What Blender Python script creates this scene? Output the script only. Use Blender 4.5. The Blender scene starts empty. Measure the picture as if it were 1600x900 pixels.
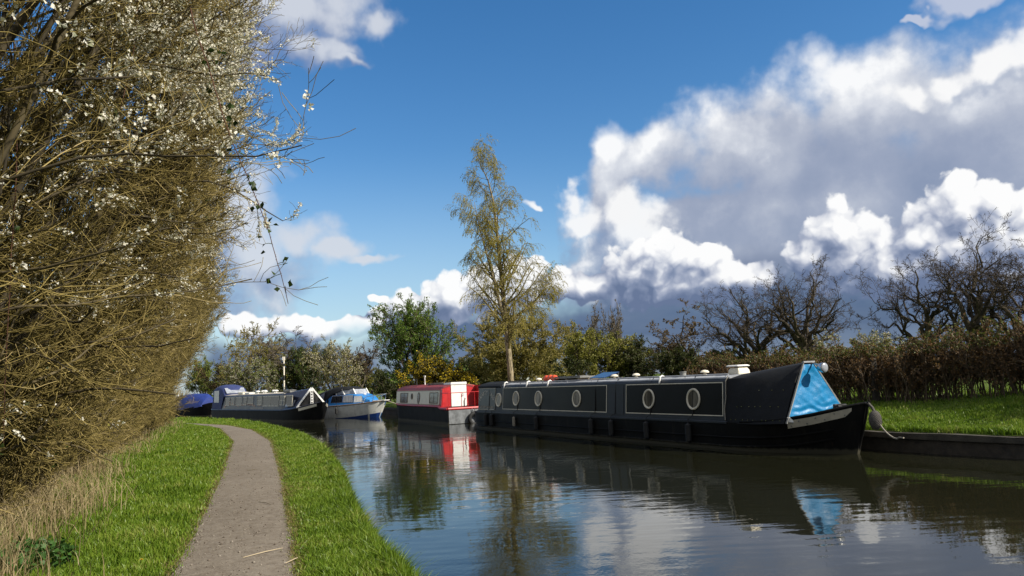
import bpy, math, random
import numpy as np
from mathutils import Vector, Matrix

SC = bpy.context.scene
COL = SC.collection
rad = math.radians

# ------------------------------------------------------------------ camera
FPX, PITCH, ROLL, CAMZ = 1250.0, math.atan(142.8 / 1250.0), rad(2.7), 1.9
_f = np.array([0, math.cos(PITCH), math.sin(PITCH)])
_u0 = np.array([0, -math.sin(PITCH), math.cos(PITCH)])
_r0 = np.array([1.0, 0, 0])
_R = math.cos(ROLL) * _r0 - math.sin(ROLL) * _u0
_U = math.sin(ROLL) * _r0 + math.cos(ROLL) * _u0
cam_d = bpy.data.cameras.new("camera")
cam = bpy.data.objects.new("camera", cam_d)
COL.objects.link(cam)
cam.matrix_world = Matrix(((_R[0], _U[0], -_f[0], 0), (_R[1], _U[1], -_f[1], 0),
                           (_R[2], _U[2], -_f[2], CAMZ), (0, 0, 0, 1)))
cam_d.sensor_fit = 'HORIZONTAL'
cam_d.sensor_width = 36.0
cam_d.lens = 36.0 * FPX / 1600.0
cam_d.clip_start = 0.1
cam_d.clip_end = 5000
SC.camera = cam


def ray(px, py):
    return _f + _R * (px - 800) / FPX + _U * (450 - py) / FPX


def onz(px, py, z=0.0):
    d = ray(px, py)
    return np.array([0, 0, CAMZ]) + d * (z - CAMZ) / d[2]


def at(px, py, Y):
    d = ray(px, py)
    return np.array([0, 0, CAMZ]) + d * Y / d[1]


# ------------------------------------------------------------------ light
SUN_AZ, SUN_EL = rad(114), rad(37)          # azimuth from +Y clockwise
sun_dir = Vector((math.sin(SUN_AZ) * math.cos(SUN_EL), math.cos(SUN_AZ) * math.cos(SUN_EL), math.sin(SUN_EL)))
sl = bpy.data.lights.new("sun", 'SUN')
sl.energy = 5.0
sl.angle = rad(0.5)
sl.color = (1.0, 0.93, 0.80)
so = bpy.data.objects.new("sun", sl)
COL.objects.link(so)
so.rotation_euler = (-sun_dir).to_track_quat('-Z', 'Y').to_euler()
vs = SC.view_settings
vs.view_transform = 'Standard'
vs.look = 'None'
vs.gamma = 1
vs.exposure = 0.55
vs.use_curve_mapping = False
SKY_STRENGTH = 0.055


# ------------------------------------------------------------------ node helper
class G:
    """tiny expression builder for shader node trees"""
    def __init__(self, tree):
        self.t = tree

    def node(self, typ, **kw):
        n = self.t.nodes.new(typ)
        for k, v in kw.items():
            setattr(n, k, v)
        return n

    def put(self, sock, v):
        if isinstance(v, bpy.types.NodeSocket):
            self.t.links.new(v, sock)
        elif v is not None:
            sock.default_value = v

    def m(self, op, a, b=None, c=None, clamp=False):
        n = self.node('ShaderNodeMath', operation=op, use_clamp=clamp)
        for i, v in enumerate((a, b, c)):
            self.put(n.inputs[i], v)
        return n.outputs[0]

    def v(self, op, a, b=None, c=None, scale=None):
        n = self.node('ShaderNodeVectorMath', operation=op)
        for i, x in enumerate((a, b, c)):
            self.put(n.inputs[i], x)
        if scale is not None:
            self.put(n.inputs['Scale'], scale)
        return n.outputs['Value'] if op in ('LENGTH', 'DOT_PRODUCT', 'DISTANCE') else n.outputs[0]

    def noise(self, vec, scale, detail=2.0, rough=0.5, out=0, lac=2.0, dist=0.0, dim='3D'):
        n = self.node('ShaderNodeTexNoise', noise_dimensions=dim)
        self.put(n.inputs['Vector'], vec)
        n.inputs['Scale'].default_value = scale
        n.inputs['Detail'].default_value = detail
        n.inputs['Roughness'].default_value = rough
        n.inputs['Lacunarity'].default_value = lac
        n.inputs['Distortion'].default_value = dist
        return n.outputs[out]

    def mix(self, f, a, b, mode='MIX'):
        n = self.node('ShaderNodeMix', data_type='RGBA', blend_type=mode)
        self.put(n.inputs[0], f)
        for s, v in ((n.inputs[6], a), (n.inputs[7], b)):
            if isinstance(v, tuple) and len(v) == 3:
                v = v + (1.0,)
            self.put(s, v)
        return n.outputs[2]

    def step(self, x, a, b, smooth=True):
        n = self.node('ShaderNodeMapRange', interpolation_type='SMOOTHSTEP' if smooth else 'LINEAR')
        n.clamp = True
        self.put(n.inputs[0], x)
        n.inputs[1].default_value = a
        n.inputs[2].default_value = b
        return n.outputs[0]

    def ramp(self, x, stops):
        n = self.node('ShaderNodeValToRGB')
        self.put(n.inputs[0], x)
        el = n.color_ramp.elements
        while len(el) < len(stops):
            el.new(0.5)
        for e, (p, c) in zip(el, stops):
            e.position = p
            e.color = tuple(c) + (1.0,) if len(c) == 3 else c
        return n.outputs[0]


def s2l(*c):
    return tuple(((x / 255 + 0.055) / 1.055) ** 2.4 if x > 10 else x / 255 / 12.92 for x in c)


# ------------------------------------------------------------------ sky: Nishita blue with cumulus laid out by compass direction
W = bpy.data.worlds.new("World")
SC.world = W
W.use_nodes = True
wt = W.node_tree
wt.nodes.clear()
g = G(wt)
tc = g.node('ShaderNodeTexCoord')
D0 = tc.outputs['Generated']
Dn = g.v('NORMALIZE', D0)
sep = g.node('ShaderNodeSeparateXYZ')
wt.links.new(Dn, sep.inputs[0])
az = g.m('ARCTAN2', sep.outputs[0], sep.outputs[1])
el = g.m('ARCSINE', sep.outputs[2])
cmb = g.node('ShaderNodeCombineXYZ')
wt.links.new(az, cmb.inputs[0])
wt.links.new(el, cmb.inputs[1])
P0 = cmb.outputs[0]


def azel(px, py):
    d = ray(px, py)
    d = d / np.linalg.norm(d)
    return math.atan2(d[0], d[1]), math.asin(d[2])


def blobs(P, lst):
    out = None
    for (cx, cy, rx, ry) in lst:
        a, e = azel(cx, cy)
        a2, _ = azel(cx + rx, cy)
        ra, re = max(abs(a2 - a), 1e-3), ry / FPX * math.cos(e) ** 1.0
        q = g.v('MULTIPLY_ADD', P, (1 / ra, 1 / re, 0), (-a / ra, -e / re, 0))
        d = g.m('SUBTRACT', 1.0, g.v('LENGTH', q))
        if out is None:
            out = d
        else:
            n = g.node('ShaderNodeMath', operation='SMOOTH_MAX')
            g.put(n.inputs[0], out)
            g.put(n.inputs[1], d)
            n.inputs[2].default_value = 0.25
            out = n.outputs[0]
    return out


def warp(P, scale, amt, detail=3.0):
    c = g.noise(P, scale, detail, 0.55, out=1, dim='2D')
    c = g.v('SUBTRACT', c, (0.5, 0.5, 0.5))
    c = g.v('MULTIPLY', c, (amt, amt, 0))
    return g.v('ADD', P, c)


CUM = [(1330, 400, 90, 60), (1480, 390, 120, 70), (1560, 360, 90, 60), (1020, 430, 90, 50), (1120, 440, 90, 36), (1318, 372, 62, 62), (1262, 400, 50, 36), (1372, 385, 60, 40), (1500, 322, 62, 52), (1550, 310, 40, 34),
       (1440, 372, 80, 50), (1590, 372, 90, 55), (1400, 420, 190, 50), (1180, 428, 40, 22), (1600, 420, 140, 60),
       (1030, 402, 66, 44), (990, 425, 60, 46), (1100, 412, 60, 36), (1150, 430, 70, 26), (925, 447, 52, 26),
       (876, 446, 44, 34), (1060, 445, 150, 36)]
CUML = [(470, 507, 50, 22), (515, 517, 50, 17), (408, 512, 36, 20), (556, 508, 40, 16), (372, 508, 40, 22),
        (640, 478, 56, 26), (705, 468, 60, 40), (760, 452, 70, 50), (820, 440, 50, 50), (595, 505, 30, 20), (590, 463, 18, 9)]
COLS = [(1570, 88, 70, 42), (1490, 118, 56, 30), (1430, 150, 50, 26), (905, 335, 56, 60), (1000, 330, 62, 48), (945, 395, 110, 66), (880, 300, 30, 22), (1010, 375, 80, 60), (824, 323, 13, 11)]
ANV = [(1290, 260, 260, 90), (1230, 330, 200, 70), (1170, 225, 230, 80), (1360, 165, 230, 95), (1540, 150, 190, 95), (1330, 300, 330, 120), (1560, 280, 260, 190),
       (1010, 240, 110, 48), (945, 245, 44, 55), (1260, 380, 300, 90), (1120, 330, 120, 60), (960, 300, 60, 70), (1190, 235, 26, 18)]
WISP = [(1510, 2, 130, 26), (1420, 45, 30, 6)]
LFT = [(420, -20, 200, 90), (470, 25, 130, 62), (585, 20, 62, 44), (390, 60, 100, 62), (500, 85, 90, 32), (545, 100, 50, 14),
       (455, 375, 90, 52), (400, 420, 110, 80), (530, 395, 62, 26), (585, 412, 45, 10), (330, 330, 120, 80)]
DARKB = [(470, 585, 240, 62), (1230, 520, 460, 130), (1560, 500, 320, 150), (960, 520, 240, 100), (720, 540, 160, 60), (1450, 440, 260, 70)]

# the shade side of a cloud is the side away from the sun
lx, ly = 0.55, 0.83


def shifted(P, d):
    return g.v('ADD', P, (lx * d, ly * d, 0))


def cumulus(P, lst, namp, dlt, fr=30.0):
    def dens(Q):
        Qw = warp(Q, 26.0, 0.030, 2.0)
        b = blobs(Qw, lst)
        n1 = g.noise(Q, fr, 6.0, 0.56, dim='2D')
        v = g.node('ShaderNodeTexVoronoi', feature='F1', voronoi_dimensions='2D')
        g.put(v.inputs['Vector'], Qw)
        v.inputs['Scale'].default_value = 46.0
        v.inputs['Detail'].default_value = 1.5
        v.inputs['Roughness'].default_value = 0.5
        bil = g.m('SUBTRACT', 0.55, v.outputs['Distance'])
        t = g.m('MULTIPLY_ADD', g.m('SUBTRACT', n1, 0.5), namp, b)
        return g.m('MULTIPLY_ADD', bil, namp * 0.42, t), bil
    d0, b0 = dens(P)
    d1, b1 = dens(shifted(P, dlt))
    return d0, g.m('MULTIPLY_ADD', g.m('SUBTRACT', b0, 0.18), 0.35, g.m('SUBTRACT', d0, d1))


def soft(P, lst, namp, dlt, fr=14.0):
    def dens(Q):
        Qw = warp(Q, 9.0, 0.09, 4.0)
        b = blobs(Qw, lst)
        n1 = g.noise(Q, fr, 5.0, 0.55, dim='2D')
        return g.m('MULTIPLY_ADD', g.m('SUBTRACT', n1, 0.5), namp, b)
    d0 = dens(P)
    d1 = dens(shifted(P, dlt))
    return d0, g.m('SUBTRACT', d0, d1)


sky = g.node('ShaderNodeTexSky')
sky.sky_type = 'NISHITA'
sky.sun_disc = False
sky.sun_elevation = SUN_EL
sky.sun_rotation = SUN_AZ
sky.altitude = 50
sky.air_density = 1.0
sky.dust_density = 0.3
sky.ozone_density = 2.0
hsv = g.node('ShaderNodeHueSaturation')
hsv.inputs['Hue'].default_value = 0.502
hsv.inputs['Saturation'].default_value = 1.34
hsv.inputs['Value'].default_value = 1.74
wt.links.new(sky.outputs[0], hsv.inputs['Color'])
skyc = hsv.outputs[0]
K = 1.0 / SKY_STRENGTH / 2 ** vs.exposure


def kc(*c):
    return tuple(x * K for x in s2l(*c))


SKYK = 1.0
skyc = g.v('SCALE', skyc, scale=SKYK)
# pale milky veil low over the left horizon
ve = g.m('MULTIPLY', g.step(el, 0.30, 0.02), g.step(az, 0.25, -0.15))
skyc = g.mix(g.m('MULTIPLY', ve, 0.62), skyc, kc(176, 204, 226))

d, s = soft(P0, ANV, 0.85, 0.085, 9.0)
fine = g.m('SUBTRACT', g.noise(P0, 24.0, 6.0, 0.6, dim='2D'), 0.5)
a = g.step(g.m('MULTIPLY_ADD', fine, 0.30, d), -0.14, 0.55)
shade = g.m('MULTIPLY_ADD', s, 0.50, g.m('MULTIPLY_ADD', el, 1.55, g.m('MULTIPLY_ADD', fine, 0.42, 0.05)))
shade = g.m('SUBTRACT', shade, g.m('MULTIPLY', g.step(az, 0.28, 0.62), 0.16))
shade = g.step(shade, 0.0, 1.05, smooth=False)
c = g.ramp(shade, [(0.0, kc(140, 152, 178)), (0.35, kc(158, 167, 189)), (0.62, kc(184, 190, 205)), (0.85, kc(222, 225, 232)), (1.0, kc(255, 255, 255))])
skyc = g.mix(g.m('MULTIPLY', a, 0.94), skyc, c)

d, s = soft(P0, WISP, 0.9, 0.05, 16.0)
skyc = g.mix(g.m('MULTIPLY', g.step(d, 0.0, 0.5), 0.75), skyc, kc(208, 212, 226))

d, s = soft(P0, LFT, 1.45, 0.06, 10.0)
a = g.step(d, -0.12, 0.62)
shade = g.step(g.m('MULTIPLY_ADD', s, 1.0, 0.45), 0.0, 1.0)
c = g.ramp(shade, [(0.0, kc(128, 146, 184)), (0.5, kc(168, 178, 200)), (1.0, kc(216, 220, 228))])
skyc = g.mix(g.m('MULTIPLY', a, 0.86), skyc, c)

# slate rain shaft low on the right
d, s = soft(P0, DARKB, 0.40, 0.05, 8.0)
a = g.step(d, -0.05, 0.55)
streak = g.m('MULTIPLY_ADD', g.m('SUBTRACT', g.noise(g.v('MULTIPLY', P0, (1.0, 3.0, 1.0)), 10.0, 4.0, dim='2D'), 0.5), 0.07, el)
c = g.ramp(g.step(streak, 0.0, 0.18), [(0.0, kc(104, 124, 156)), (0.22, kc(74, 95, 134)), (0.5, kc(96, 112, 144)), (1.0, kc(146, 157, 180))])
skyc = g.mix(g.m('MULTIPLY', a, 0.93), skyc, c)

d, s = soft(P0, COLS, 1.35, 0.045, 17.0)
a = g.step(d, -0.05, 0.55)
c = g.ramp(g.step(g.m('MULTIPLY_ADD', s, 1.0, 0.5), 0.0, 1.0), [(0.0, kc(140, 156, 186)), (0.5, kc(186, 195, 212)), (0.8, kc(226, 229, 236)), (1.0, kc(252, 252, 252))])
skyc = g.mix(g.m('MULTIPLY', a, 0.92), skyc, c)

for lst, amp in ((CUML, 0.60), (CUM, 0.62)):
    d, s = cumulus(P0, lst, amp, 0.024)
    a = g.step(d, -0.01, 0.17)
    hi = g.step(el, 0.035, 0.11) if lst is CUML else g.step(el, 0.06, 0.185)
    sh = g.m('MULTIPLY_ADD', s, 0.75, g.m('MULTIPLY_ADD', hi, 0.46, 0.31))
    sh = g.step(sh, 0.0, 1.0, smooth=False)
    c = g.ramp(sh, [(0.0, kc(104, 120, 152)), (0.28, kc(134, 147, 175)), (0.5, kc(172, 180, 200)), (0.74, kc(222, 225, 233)), (1.0, kc(255, 255, 255))])
    wob = g.m('MULTIPLY_ADD', g.m('SUBTRACT', g.noise(P0, 12.0, 3.0, dim='2D'), 0.5), 0.09, el)
    fade = g.step(wob, 0.02, 0.085) if lst is CUM else g.step(wob, 0.03, 0.075)
    skyc = g.mix(g.m('MULTIPLY', g.m('MULTIPLY', a, 0.97), fade), skyc, c)

# broken white cloud added out of view, behind and above, for neutral fill light
nb_ = g.noise(Dn, 2.6, 4.0, 0.55)
out_ = g.m('MAXIMUM', g.step(g.m('ABSOLUTE', az), 0.62, 0.95), g.step(el, 0.50, 0.75))
cov = g.m('MULTIPLY', g.m('MULTIPLY', g.step(nb_, 0.40, 0.56), out_), g.step(el, -0.02, 0.06))
skyc = g.mix(g.m('MULTIPLY', cov, 0.9), skyc, g.mix(g.step(nb_, 0.45, 0.7), kc(246, 240, 228), kc(196, 195, 194)))

bg = g.node('ShaderNodeBackground')
bg.inputs['Strength'].default_value = SKY_STRENGTH
wt.links.new(skyc, bg.inputs['Color'])
wo = g.node('ShaderNodeOutputWorld')
wt.links.new(bg.outputs[0], wo.inputs['Surface'])
W.cycles.sampling_method = 'MANUAL'
W.cycles.sample_map_resolution = 256
SC.cycles.max_bounces = 6
SC.cycles.diffuse_bounces = 3
SC.cycles.glossy_bounces = 3
SC.cycles.transparent_max_bounces = 6
SC.cycles.transmission_bounces = 3
SC.cycles.caustics_reflective = False
SC.cycles.caustics_refractive = False


# ------------------------------------------------------------------ mesh helpers
def tag(o, label=None, cat=None, group=None, kind=None):
    if label:
        o['label'] = label
    if cat:
        o['category'] = cat
    if group:
        o['group'] = group
    if kind:
        o['kind'] = kind
    return o


def empty(name, loc=(0, 0, 0), rz=0.0, label=None, cat=None, group=None):
    o = bpy.data.objects.new(name, None)
    COL.objects.link(o)
    o.location = loc
    o.rotation_euler = (0, 0, rz)
    o.empty_display_size = 0.2
    return tag(o, label, cat, group)


def mesh_from(name, V, F, mats, midx=None, smooth=False):
    """V (n,3) array; F list of (quads array, tris array, ...) blocks; midx list of per-block material indices"""
    me = bpy.data.meshes.new(name)
    V = np.asarray(V, dtype=np.float32)
    me.vertices.add(len(V))
    me.vertices.foreach_set('co', V.ravel())
    loops, starts, mi, pos = [], [], [], 0
    for k, b in enumerate(F):
        b = np.asarray(b, dtype=np.int32)
        if b.size == 0:
            continue
        n, c = b.shape
        loops.append(b.ravel())
        starts.append(pos + np.arange(n, dtype=np.int32) * c)
        pos += n * c
        m = 0 if midx is None else midx[k]
        mi.append(np.full(n, m, dtype=np.int32) if np.isscalar(m) else np.asarray(m, dtype=np.int32))
    loops = np.concatenate(loops)
    starts = np.concatenate(starts)
    me.loops.add(len(loops))
    me.loops.foreach_set('vertex_index', loops)
    me.polygons.add(len(starts))
    me.polygons.foreach_set('loop_start', starts)
    me.update(calc_edges=True)
    me.polygons.foreach_set('material_index', np.concatenate(mi))
    if smooth:
        me.polygons.foreach_set('use_smooth', np.ones(len(starts), dtype=bool))
    for m in (mats if isinstance(mats, (list, tuple)) else [mats]):
        me.materials.append(m)
    me.update()
    return me


def link(name, me, parent=None):
    o = bpy.data.objects.new(name, me)
    COL.objects.link(o)
    if parent is not None:
        o.parent = parent
    return o


class MB:
    """collects small solids into one mesh"""
    def __init__(self):
        self.v, self.f, self.s = [], [], []

    def add(self, verts, faces, smooth=False):
        o = len(self.v)
        self.v += [tuple(map(float, p)) for p in verts]
        for f in faces:
            self.f.append(tuple(o + i for i in f))
            self.s.append(smooth)
        return self

    def box(self, x0, x1, y0, y1, z0, z1):
        v = [(x, y, z) for z in (z0, z1) for y in (y0, y1) for x in (x0, x1)]
        return self.add(v, [(0, 2, 3, 1), (4, 5, 7, 6), (0, 1, 5, 4), (2, 6, 7, 3), (0, 4, 6, 2), (1, 3, 7, 5)])

    def hexa(self, p):
        """8 corners: bottom 4 (ccw) then top 4"""
        return self.add(p, [(3, 2, 1, 0), (4, 5, 6, 7), (0, 1, 5, 4), (1, 2, 6, 5), (2, 3, 7, 6), (3, 0, 4, 7)])

    def bar(self, a, b, w, h=None, up=(0, 0, 1)):
        h = h or w
        a, b = Vector(a), Vector(b)
        d = (b - a).normalized()
        s = d.cross(Vector(up))
        if s.length < 1e-4:
            s = d.cross(Vector((1, 0, 0)))
        s.normalize()
        u = s.cross(d)
        p = []
        for c in (a, b):
            for i, j in ((-1, -1), (1, -1), (1, 1), (-1, 1)):
                p.append(c + s * (i * w / 2) + u * (j * h / 2))
        return self.hexa(p)

    def tube(self, pts, r, n=10, cap=True, closed=False):
        pts = [Vector(p) for p in pts]
        R = r if hasattr(r, '__len__') else [r] * len(pts)
        V = []
        m = len(pts)
        ref = None
        for i, p in enumerate(pts):
            if closed:
                d = (pts[(i + 1) % m] - pts[i - 1]).normalized()
            else:
                d = (pts[min(i + 1, m - 1)] - pts[max(i - 1, 0)]).normalized()
            if ref is None:
                ref = d.orthogonal().normalized()
            ref = (ref - d * ref.dot(d))
            if ref.length < 1e-5:
                ref = d.orthogonal()
            ref.normalize()
            b = d.cross(ref)
            for k in range(n):
                t = 2 * math.pi * k / n
                V.append(p + (ref * math.cos(t) + b * math.sin(t)) * R[i])
        F = []
        for i in range(m if closed else m - 1):
            for k in range(n):
                a0, a1 = i * n + k, i * n + (k + 1) % n
                j = (i + 1) % m
                F.append((a0, a1, j * n + (k + 1) % n, j * n + k))
        if cap and not closed:
            F.append(tuple(range(n))[::-1])
            F.append(tuple((m - 1) * n + k for k in range(n)))
        return self.add(V, F, True)

    def lathe(self, prof, c=(0, 0, 0), n=16, axis='z', sx=1.0, sy=1.0):
        """prof: (r, h) pairs bottom to top"""
        V = []
        for r, h in prof:
            for k in range(n):
                t = 2 * math.pi * k / n
                q = (r * math.cos(t) * sx, r * math.sin(t) * sy, h)
                if axis == 'y':
                    q = (q[0], q[2], q[1])
                elif axis == 'x':
                    q = (q[2], q[0], q[1])
                V.append((q[0] + c[0], q[1] + c[1], q[2] + c[2]))
        F = []
        m = len(prof)
        for i in range(m - 1):
            for k in range(n):
                f = (i * n + k, i * n + (k + 1) % n, (i + 1) * n + (k + 1) % n, (i + 1) * n + k)
                F.append(f if axis != 'y' else f[::-1])
        F.append(tuple(range(n))[::-1] if axis != 'y' else tuple(range(n)))
        F.append(tuple((m - 1) * n + k for k in range(n)) if axis != 'y' else tuple((m - 1) * n + k for k in range(n))[::-1])
        return self.add(V, F, True)

    def loft(self, secs, closed=True, caps=True, smooth=False):
        n = len(secs[0])
        V = [p for s in secs for p in s]
        F = []
        for i in range(len(secs) - 1):
            for k in range(n if closed else n - 1):
                F.append((i * n + k, i * n + (k + 1) % n, (i + 1) * n + (k + 1) % n, (i + 1) * n + k))
        if caps:
            F.append(tuple(range(n))[::-1])
            F.append(tuple((len(secs) - 1) * n + k for k in range(n)))
        return self.add(V, F, smooth)

    def build(self, name, mat, parent=None, bevel=0.0, sharp=0.6):
        me = bpy.data.meshes.new(name)
        me.from_pydata(self.v, [], self.f)
        for p, s in zip(me.polygons, self.s):
            p.use_smooth = s
        for m in (mat if isinstance(mat, (list, tuple)) else [mat]):
            me.materials.append(m)
        if any(self.s):
            me.set_sharp_from_angle(angle=sharp)
        me.update()
        o = link(name, me, parent)
        if bevel:
            b = o.modifiers.new('bevel', 'BEVEL')
            b.width = bevel
            b.segments = 2
            b.limit_method = 'ANGLE'
            b.angle_limit = rad(40)
        return o


def tubes_np(P, R, sides=3):
    """P (N,K,3), R (N,K) -> V, quads"""
    N, K, _ = P.shape
    T = np.empty_like(P)
    T[:, 1:-1] = P[:, 2:] - P[:, :-2]
    T[:, 0] = P[:, 1] - P[:, 0]
    T[:, -1] = P[:, -1] - P[:, -2]
    T /= np.linalg.norm(T, axis=2, keepdims=True) + 1e-9
    ref = np.where(np.abs(T[:, :1, 2:3]) > 0.85, np.array([1.0, 0, 0]), np.array([0, 0, 1.0]))
    A = np.cross(T, np.broadcast_to(ref, T.shape))
    A /= np.linalg.norm(A, axis=2, keepdims=True) + 1e-9
    B = np.cross(T, A)
    ang = np.arange(sides) * 2 * np.pi / sides
    V = P[:, :, None, :] + R[:, :, None, None] * (A[:, :, None, :] * np.cos(ang)[None, None, :, None]
                                                  + B[:, :, None, :] * np.sin(ang)[None, None, :, None])
    idx = np.arange(N * K * sides).reshape(N, K, sides)
    a = idx[:, :-1, :]
    b = np.roll(idx, -1, axis=2)[:, :-1, :]
    c = np.roll(idx, -1, axis=2)[:, 1:, :]
    d = idx[:, 1:, :]
    return V.reshape(-1, 3), np.stack([a, b, c, d], axis=-1).reshape(-1, 4)


def unit(a):
    return a / (np.linalg.norm(a, axis=-1, keepdims=True) + 1e-9)


def leaves_np(C, L, Wd, rng, up=0.35, bend=0.18):
    """diamond leaves folded along the midrib; C (N,3) base points, L, Wd sizes -> V, quads(2 tris each as quad pairs)"""
    N = len(C)
    d = rng.normal(size=(N, 3))
    d[:, 2] += up
    d = unit(d)
    s = unit(np.cross(d, rng.normal(size=(N, 3))))
    nrm = np.cross(d, s)
    L = np.broadcast_to(L, (N,))[:, None]
    Wd = np.broadcast_to(Wd, (N,))[:, None]
    p0 = C
    p1 = C + d * L * 0.45 + s * Wd * 0.5 + nrm * Wd * bend
    p2 = C + d * L
    p3 = C + d * L * 0.45 - s * Wd * 0.5 + nrm * Wd * bend
    V = np.stack([p0, p1, p2, p3], axis=1).reshape(-1, 3)
    i = np.arange(N)[:, None] * 4
    return V, np.concatenate([i + np.array([[0, 1, 2]]), i + np.array([[0, 2, 3]])])


def join_np(blocks):
    """[(V, F), ...] -> V, [F, ...] with offsets"""
    Vs, Fs, o = [], [], 0
    for V, F in blocks:
        Vs.append(V)
        Fs.append(np.asarray(F) + o)
        o += len(V)
    return np.concatenate(Vs), Fs


# ------------------------------------------------------------------ materials
def mat(name, col, rough=0.6, metal=0.0, spec=0.5, var=0.0, vscale=3.0, bump=0.0, bscale=40.0, grime=0.0, coat=0.0, trans=0.0, dark=None, scum=0.0):
    m = bpy.data.materials.new(name)
    m.use_nodes = True
    t = m.node_tree
    b = t.nodes['Principled BSDF']
    q = G(t)
    b.inputs['Roughness'].default_value = rough
    b.inputs['Metallic'].default_value = metal
    b.inputs['Specular IOR Level'].default_value = spec
    b.inputs['Coat Weight'].default_value = coat
    b.inputs['Metallic'].default_value = metal
    c4 = tuple(col) + (1.0,)
    b.inputs['Base Color'].default_value = c4
    if var or bump or grime:
        tcn = q.node('ShaderNodeTexCoord')
        ob = tcn.outputs['Object']
        colr = None
        if var:
            n = q.noise(ob, vscale, 5.0, 0.6)
            f = q.step(n, 0.3, 0.7)
            lo = dark if dark else tuple(x * (1 - var) for x in col)
            colr = q.mix(f, lo, tuple(min(1, x * (1 + var * 0.6)) for x in col))
            q.put(b.inputs['Roughness'], q.m('MULTIPLY_ADD', n, 0.25, rough - 0.12, clamp=True))
        if grime:
            n2 = q.noise(q.v('MULTIPLY', ob, (1.0, 1.0, 0.25)), 7.0, 6.0, 0.65)
            colr = q.mix(q.m('MULTIPLY', q.step(n2, 0.5, 0.75), grime), colr if colr is not None else c4, (0.05, 0.043, 0.032))
        if scum:
            # tide mark of dried scum and silt just above the water, with rust runs
            zz = q.node('ShaderNodeSeparateXYZ')
            t.links.new(ob, zz.inputs[0])
            n3 = q.noise(q.v('MULTIPLY', ob, (2.5, 2.5, 0.3)), 3.0, 5.0, 0.65)
            band = q.step(q.m('MULTIPLY_ADD', n3, -0.16, zz.outputs[2]), 0.05, -0.02)
            colr = q.mix(q.m('MULTIPLY', band, scum), colr if colr is not None else c4, (0.085, 0.078, 0.055))
            runs = q.step(q.noise(q.v('MULTIPLY', ob, (9.0, 9.0, 0.35)), 1.4, 4.0, 0.7), 0.62, 0.75)
            colr = q.mix(q.m('MULTIPLY', runs, scum * 0.4), colr, (0.07, 0.04, 0.022))
        if colr is not None:
            q.put(b.inputs['Base Color'], colr)
        if bump:
            bn = q.node('ShaderNodeBump')
            bn.inputs['Strength'].default_value = 0.6
            bn.inputs['Distance'].default_value = bump
            q.put(bn.inputs['Height'], q.noise(ob, bscale, 4.0, 0.6))
            q.put(b.inputs['Normal'], bn.outputs[0])
    return m


def leaf_mat(name, cols, trans=0.35, rough=0.55, pscale=0.6, gloss=0.04):
    """two-sided leaf: colour differs from leaf to leaf and in patches over the crown; light passes through"""
    m = bpy.data.materials.new(name)
    m.use_nodes = True
    t = m.node_tree
    t.nodes.clear()
    q = G(t)
    geo = q.node('ShaderNodeNewGeometry')
    tcn = q.node('ShaderNodeTexCoord')
    patch = q.noise(tcn.outputs['Object'], pscale, 2.0)
    f = q.m('ADD', q.m('MULTIPLY', geo.outputs['Random Per Island'], 0.65), q.m('MULTIPLY', q.step(patch, 0.3, 0.7), 0.35))
    n = len(cols)
    c = q.ramp(f, [(i / max(1, n - 1), cc) for i, cc in enumerate(cols)])
    d = q.node('ShaderNodeBsdfDiffuse')
    q.put(d.inputs['Color'], c)
    tr = q.node('ShaderNodeBsdfTranslucent')
    q.put(tr.inputs['Color'], q.mix(0.5, c, (0.9, 1.0, 0.45), 'MULTIPLY'))
    gl = q.node('ShaderNodeBsdfGlossy')
    gl.inputs['Roughness'].default_value = rough
    gl.inputs['Color'].default_value = (0.5, 0.5, 0.5, 1)
    mx = q.node('ShaderNodeMixShader')
    mx.inputs[0].default_value = trans
    t.links.new(d.outputs[0], mx.inputs[1])
    t.links.new(tr.outputs[0], mx.inputs[2])
    mx2 = q.node('ShaderNodeMixShader')
    mx2.inputs[0].default_value = gloss
    t.links.new(mx.outputs[0], mx2.inputs[1])
    t.links.new(gl.outputs[0], mx2.inputs[2])
    o = q.node('ShaderNodeOutputMaterial')
    t.links.new(mx2.outputs[0], o.inputs['Surface'])
    return m


def bark_mat(name, cols, scale=6.0, bump=0.01, island=0.5):
    m = bpy.data.materials.new(name)
    m.use_nodes = True
    t = m.node_tree
    b = t.nodes['Principled BSDF']
    q = G(t)
    geo = q.node('ShaderNodeNewGeometry')
    tcn = q.node('ShaderNodeTexCoord')
    v = q.v('MULTIPLY', tcn.outputs['Object'], (1, 1, 0.35))
    n = q.noise(v, scale, 4.0, 0.65)
    f = q.m('ADD', q.m('MULTIPLY', geo.outputs['Random Per Island'], island), q.m('MULTIPLY', q.step(n, 0.3, 0.7), 1 - island))
    k = len(cols)
    q.put(b.inputs['Base Color'], q.ramp(f, [(i / max(1, k - 1), c) for i, c in enumerate(cols)]))
    b.inputs['Roughness'].default_value = 0.85
    b.inputs['Specular IOR Level'].default_value = 0.25
    if bump:
        bn = q.node('ShaderNodeBump')
        bn.inputs['Distance'].default_value = bump
        q.put(bn.inputs['Height'], n)
        q.put(b.inputs['Normal'], bn.outputs[0])
    return m


# ------------------------------------------------------------------ lie of the land (metres; camera at 0,0; canal water at z = 0)
def interp(tab):
    ys = np.array([a for a, _ in tab], float)
    xs = np.array([b for _, b in tab], float)
    return lambda y: np.interp(y, ys, xs)


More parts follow.
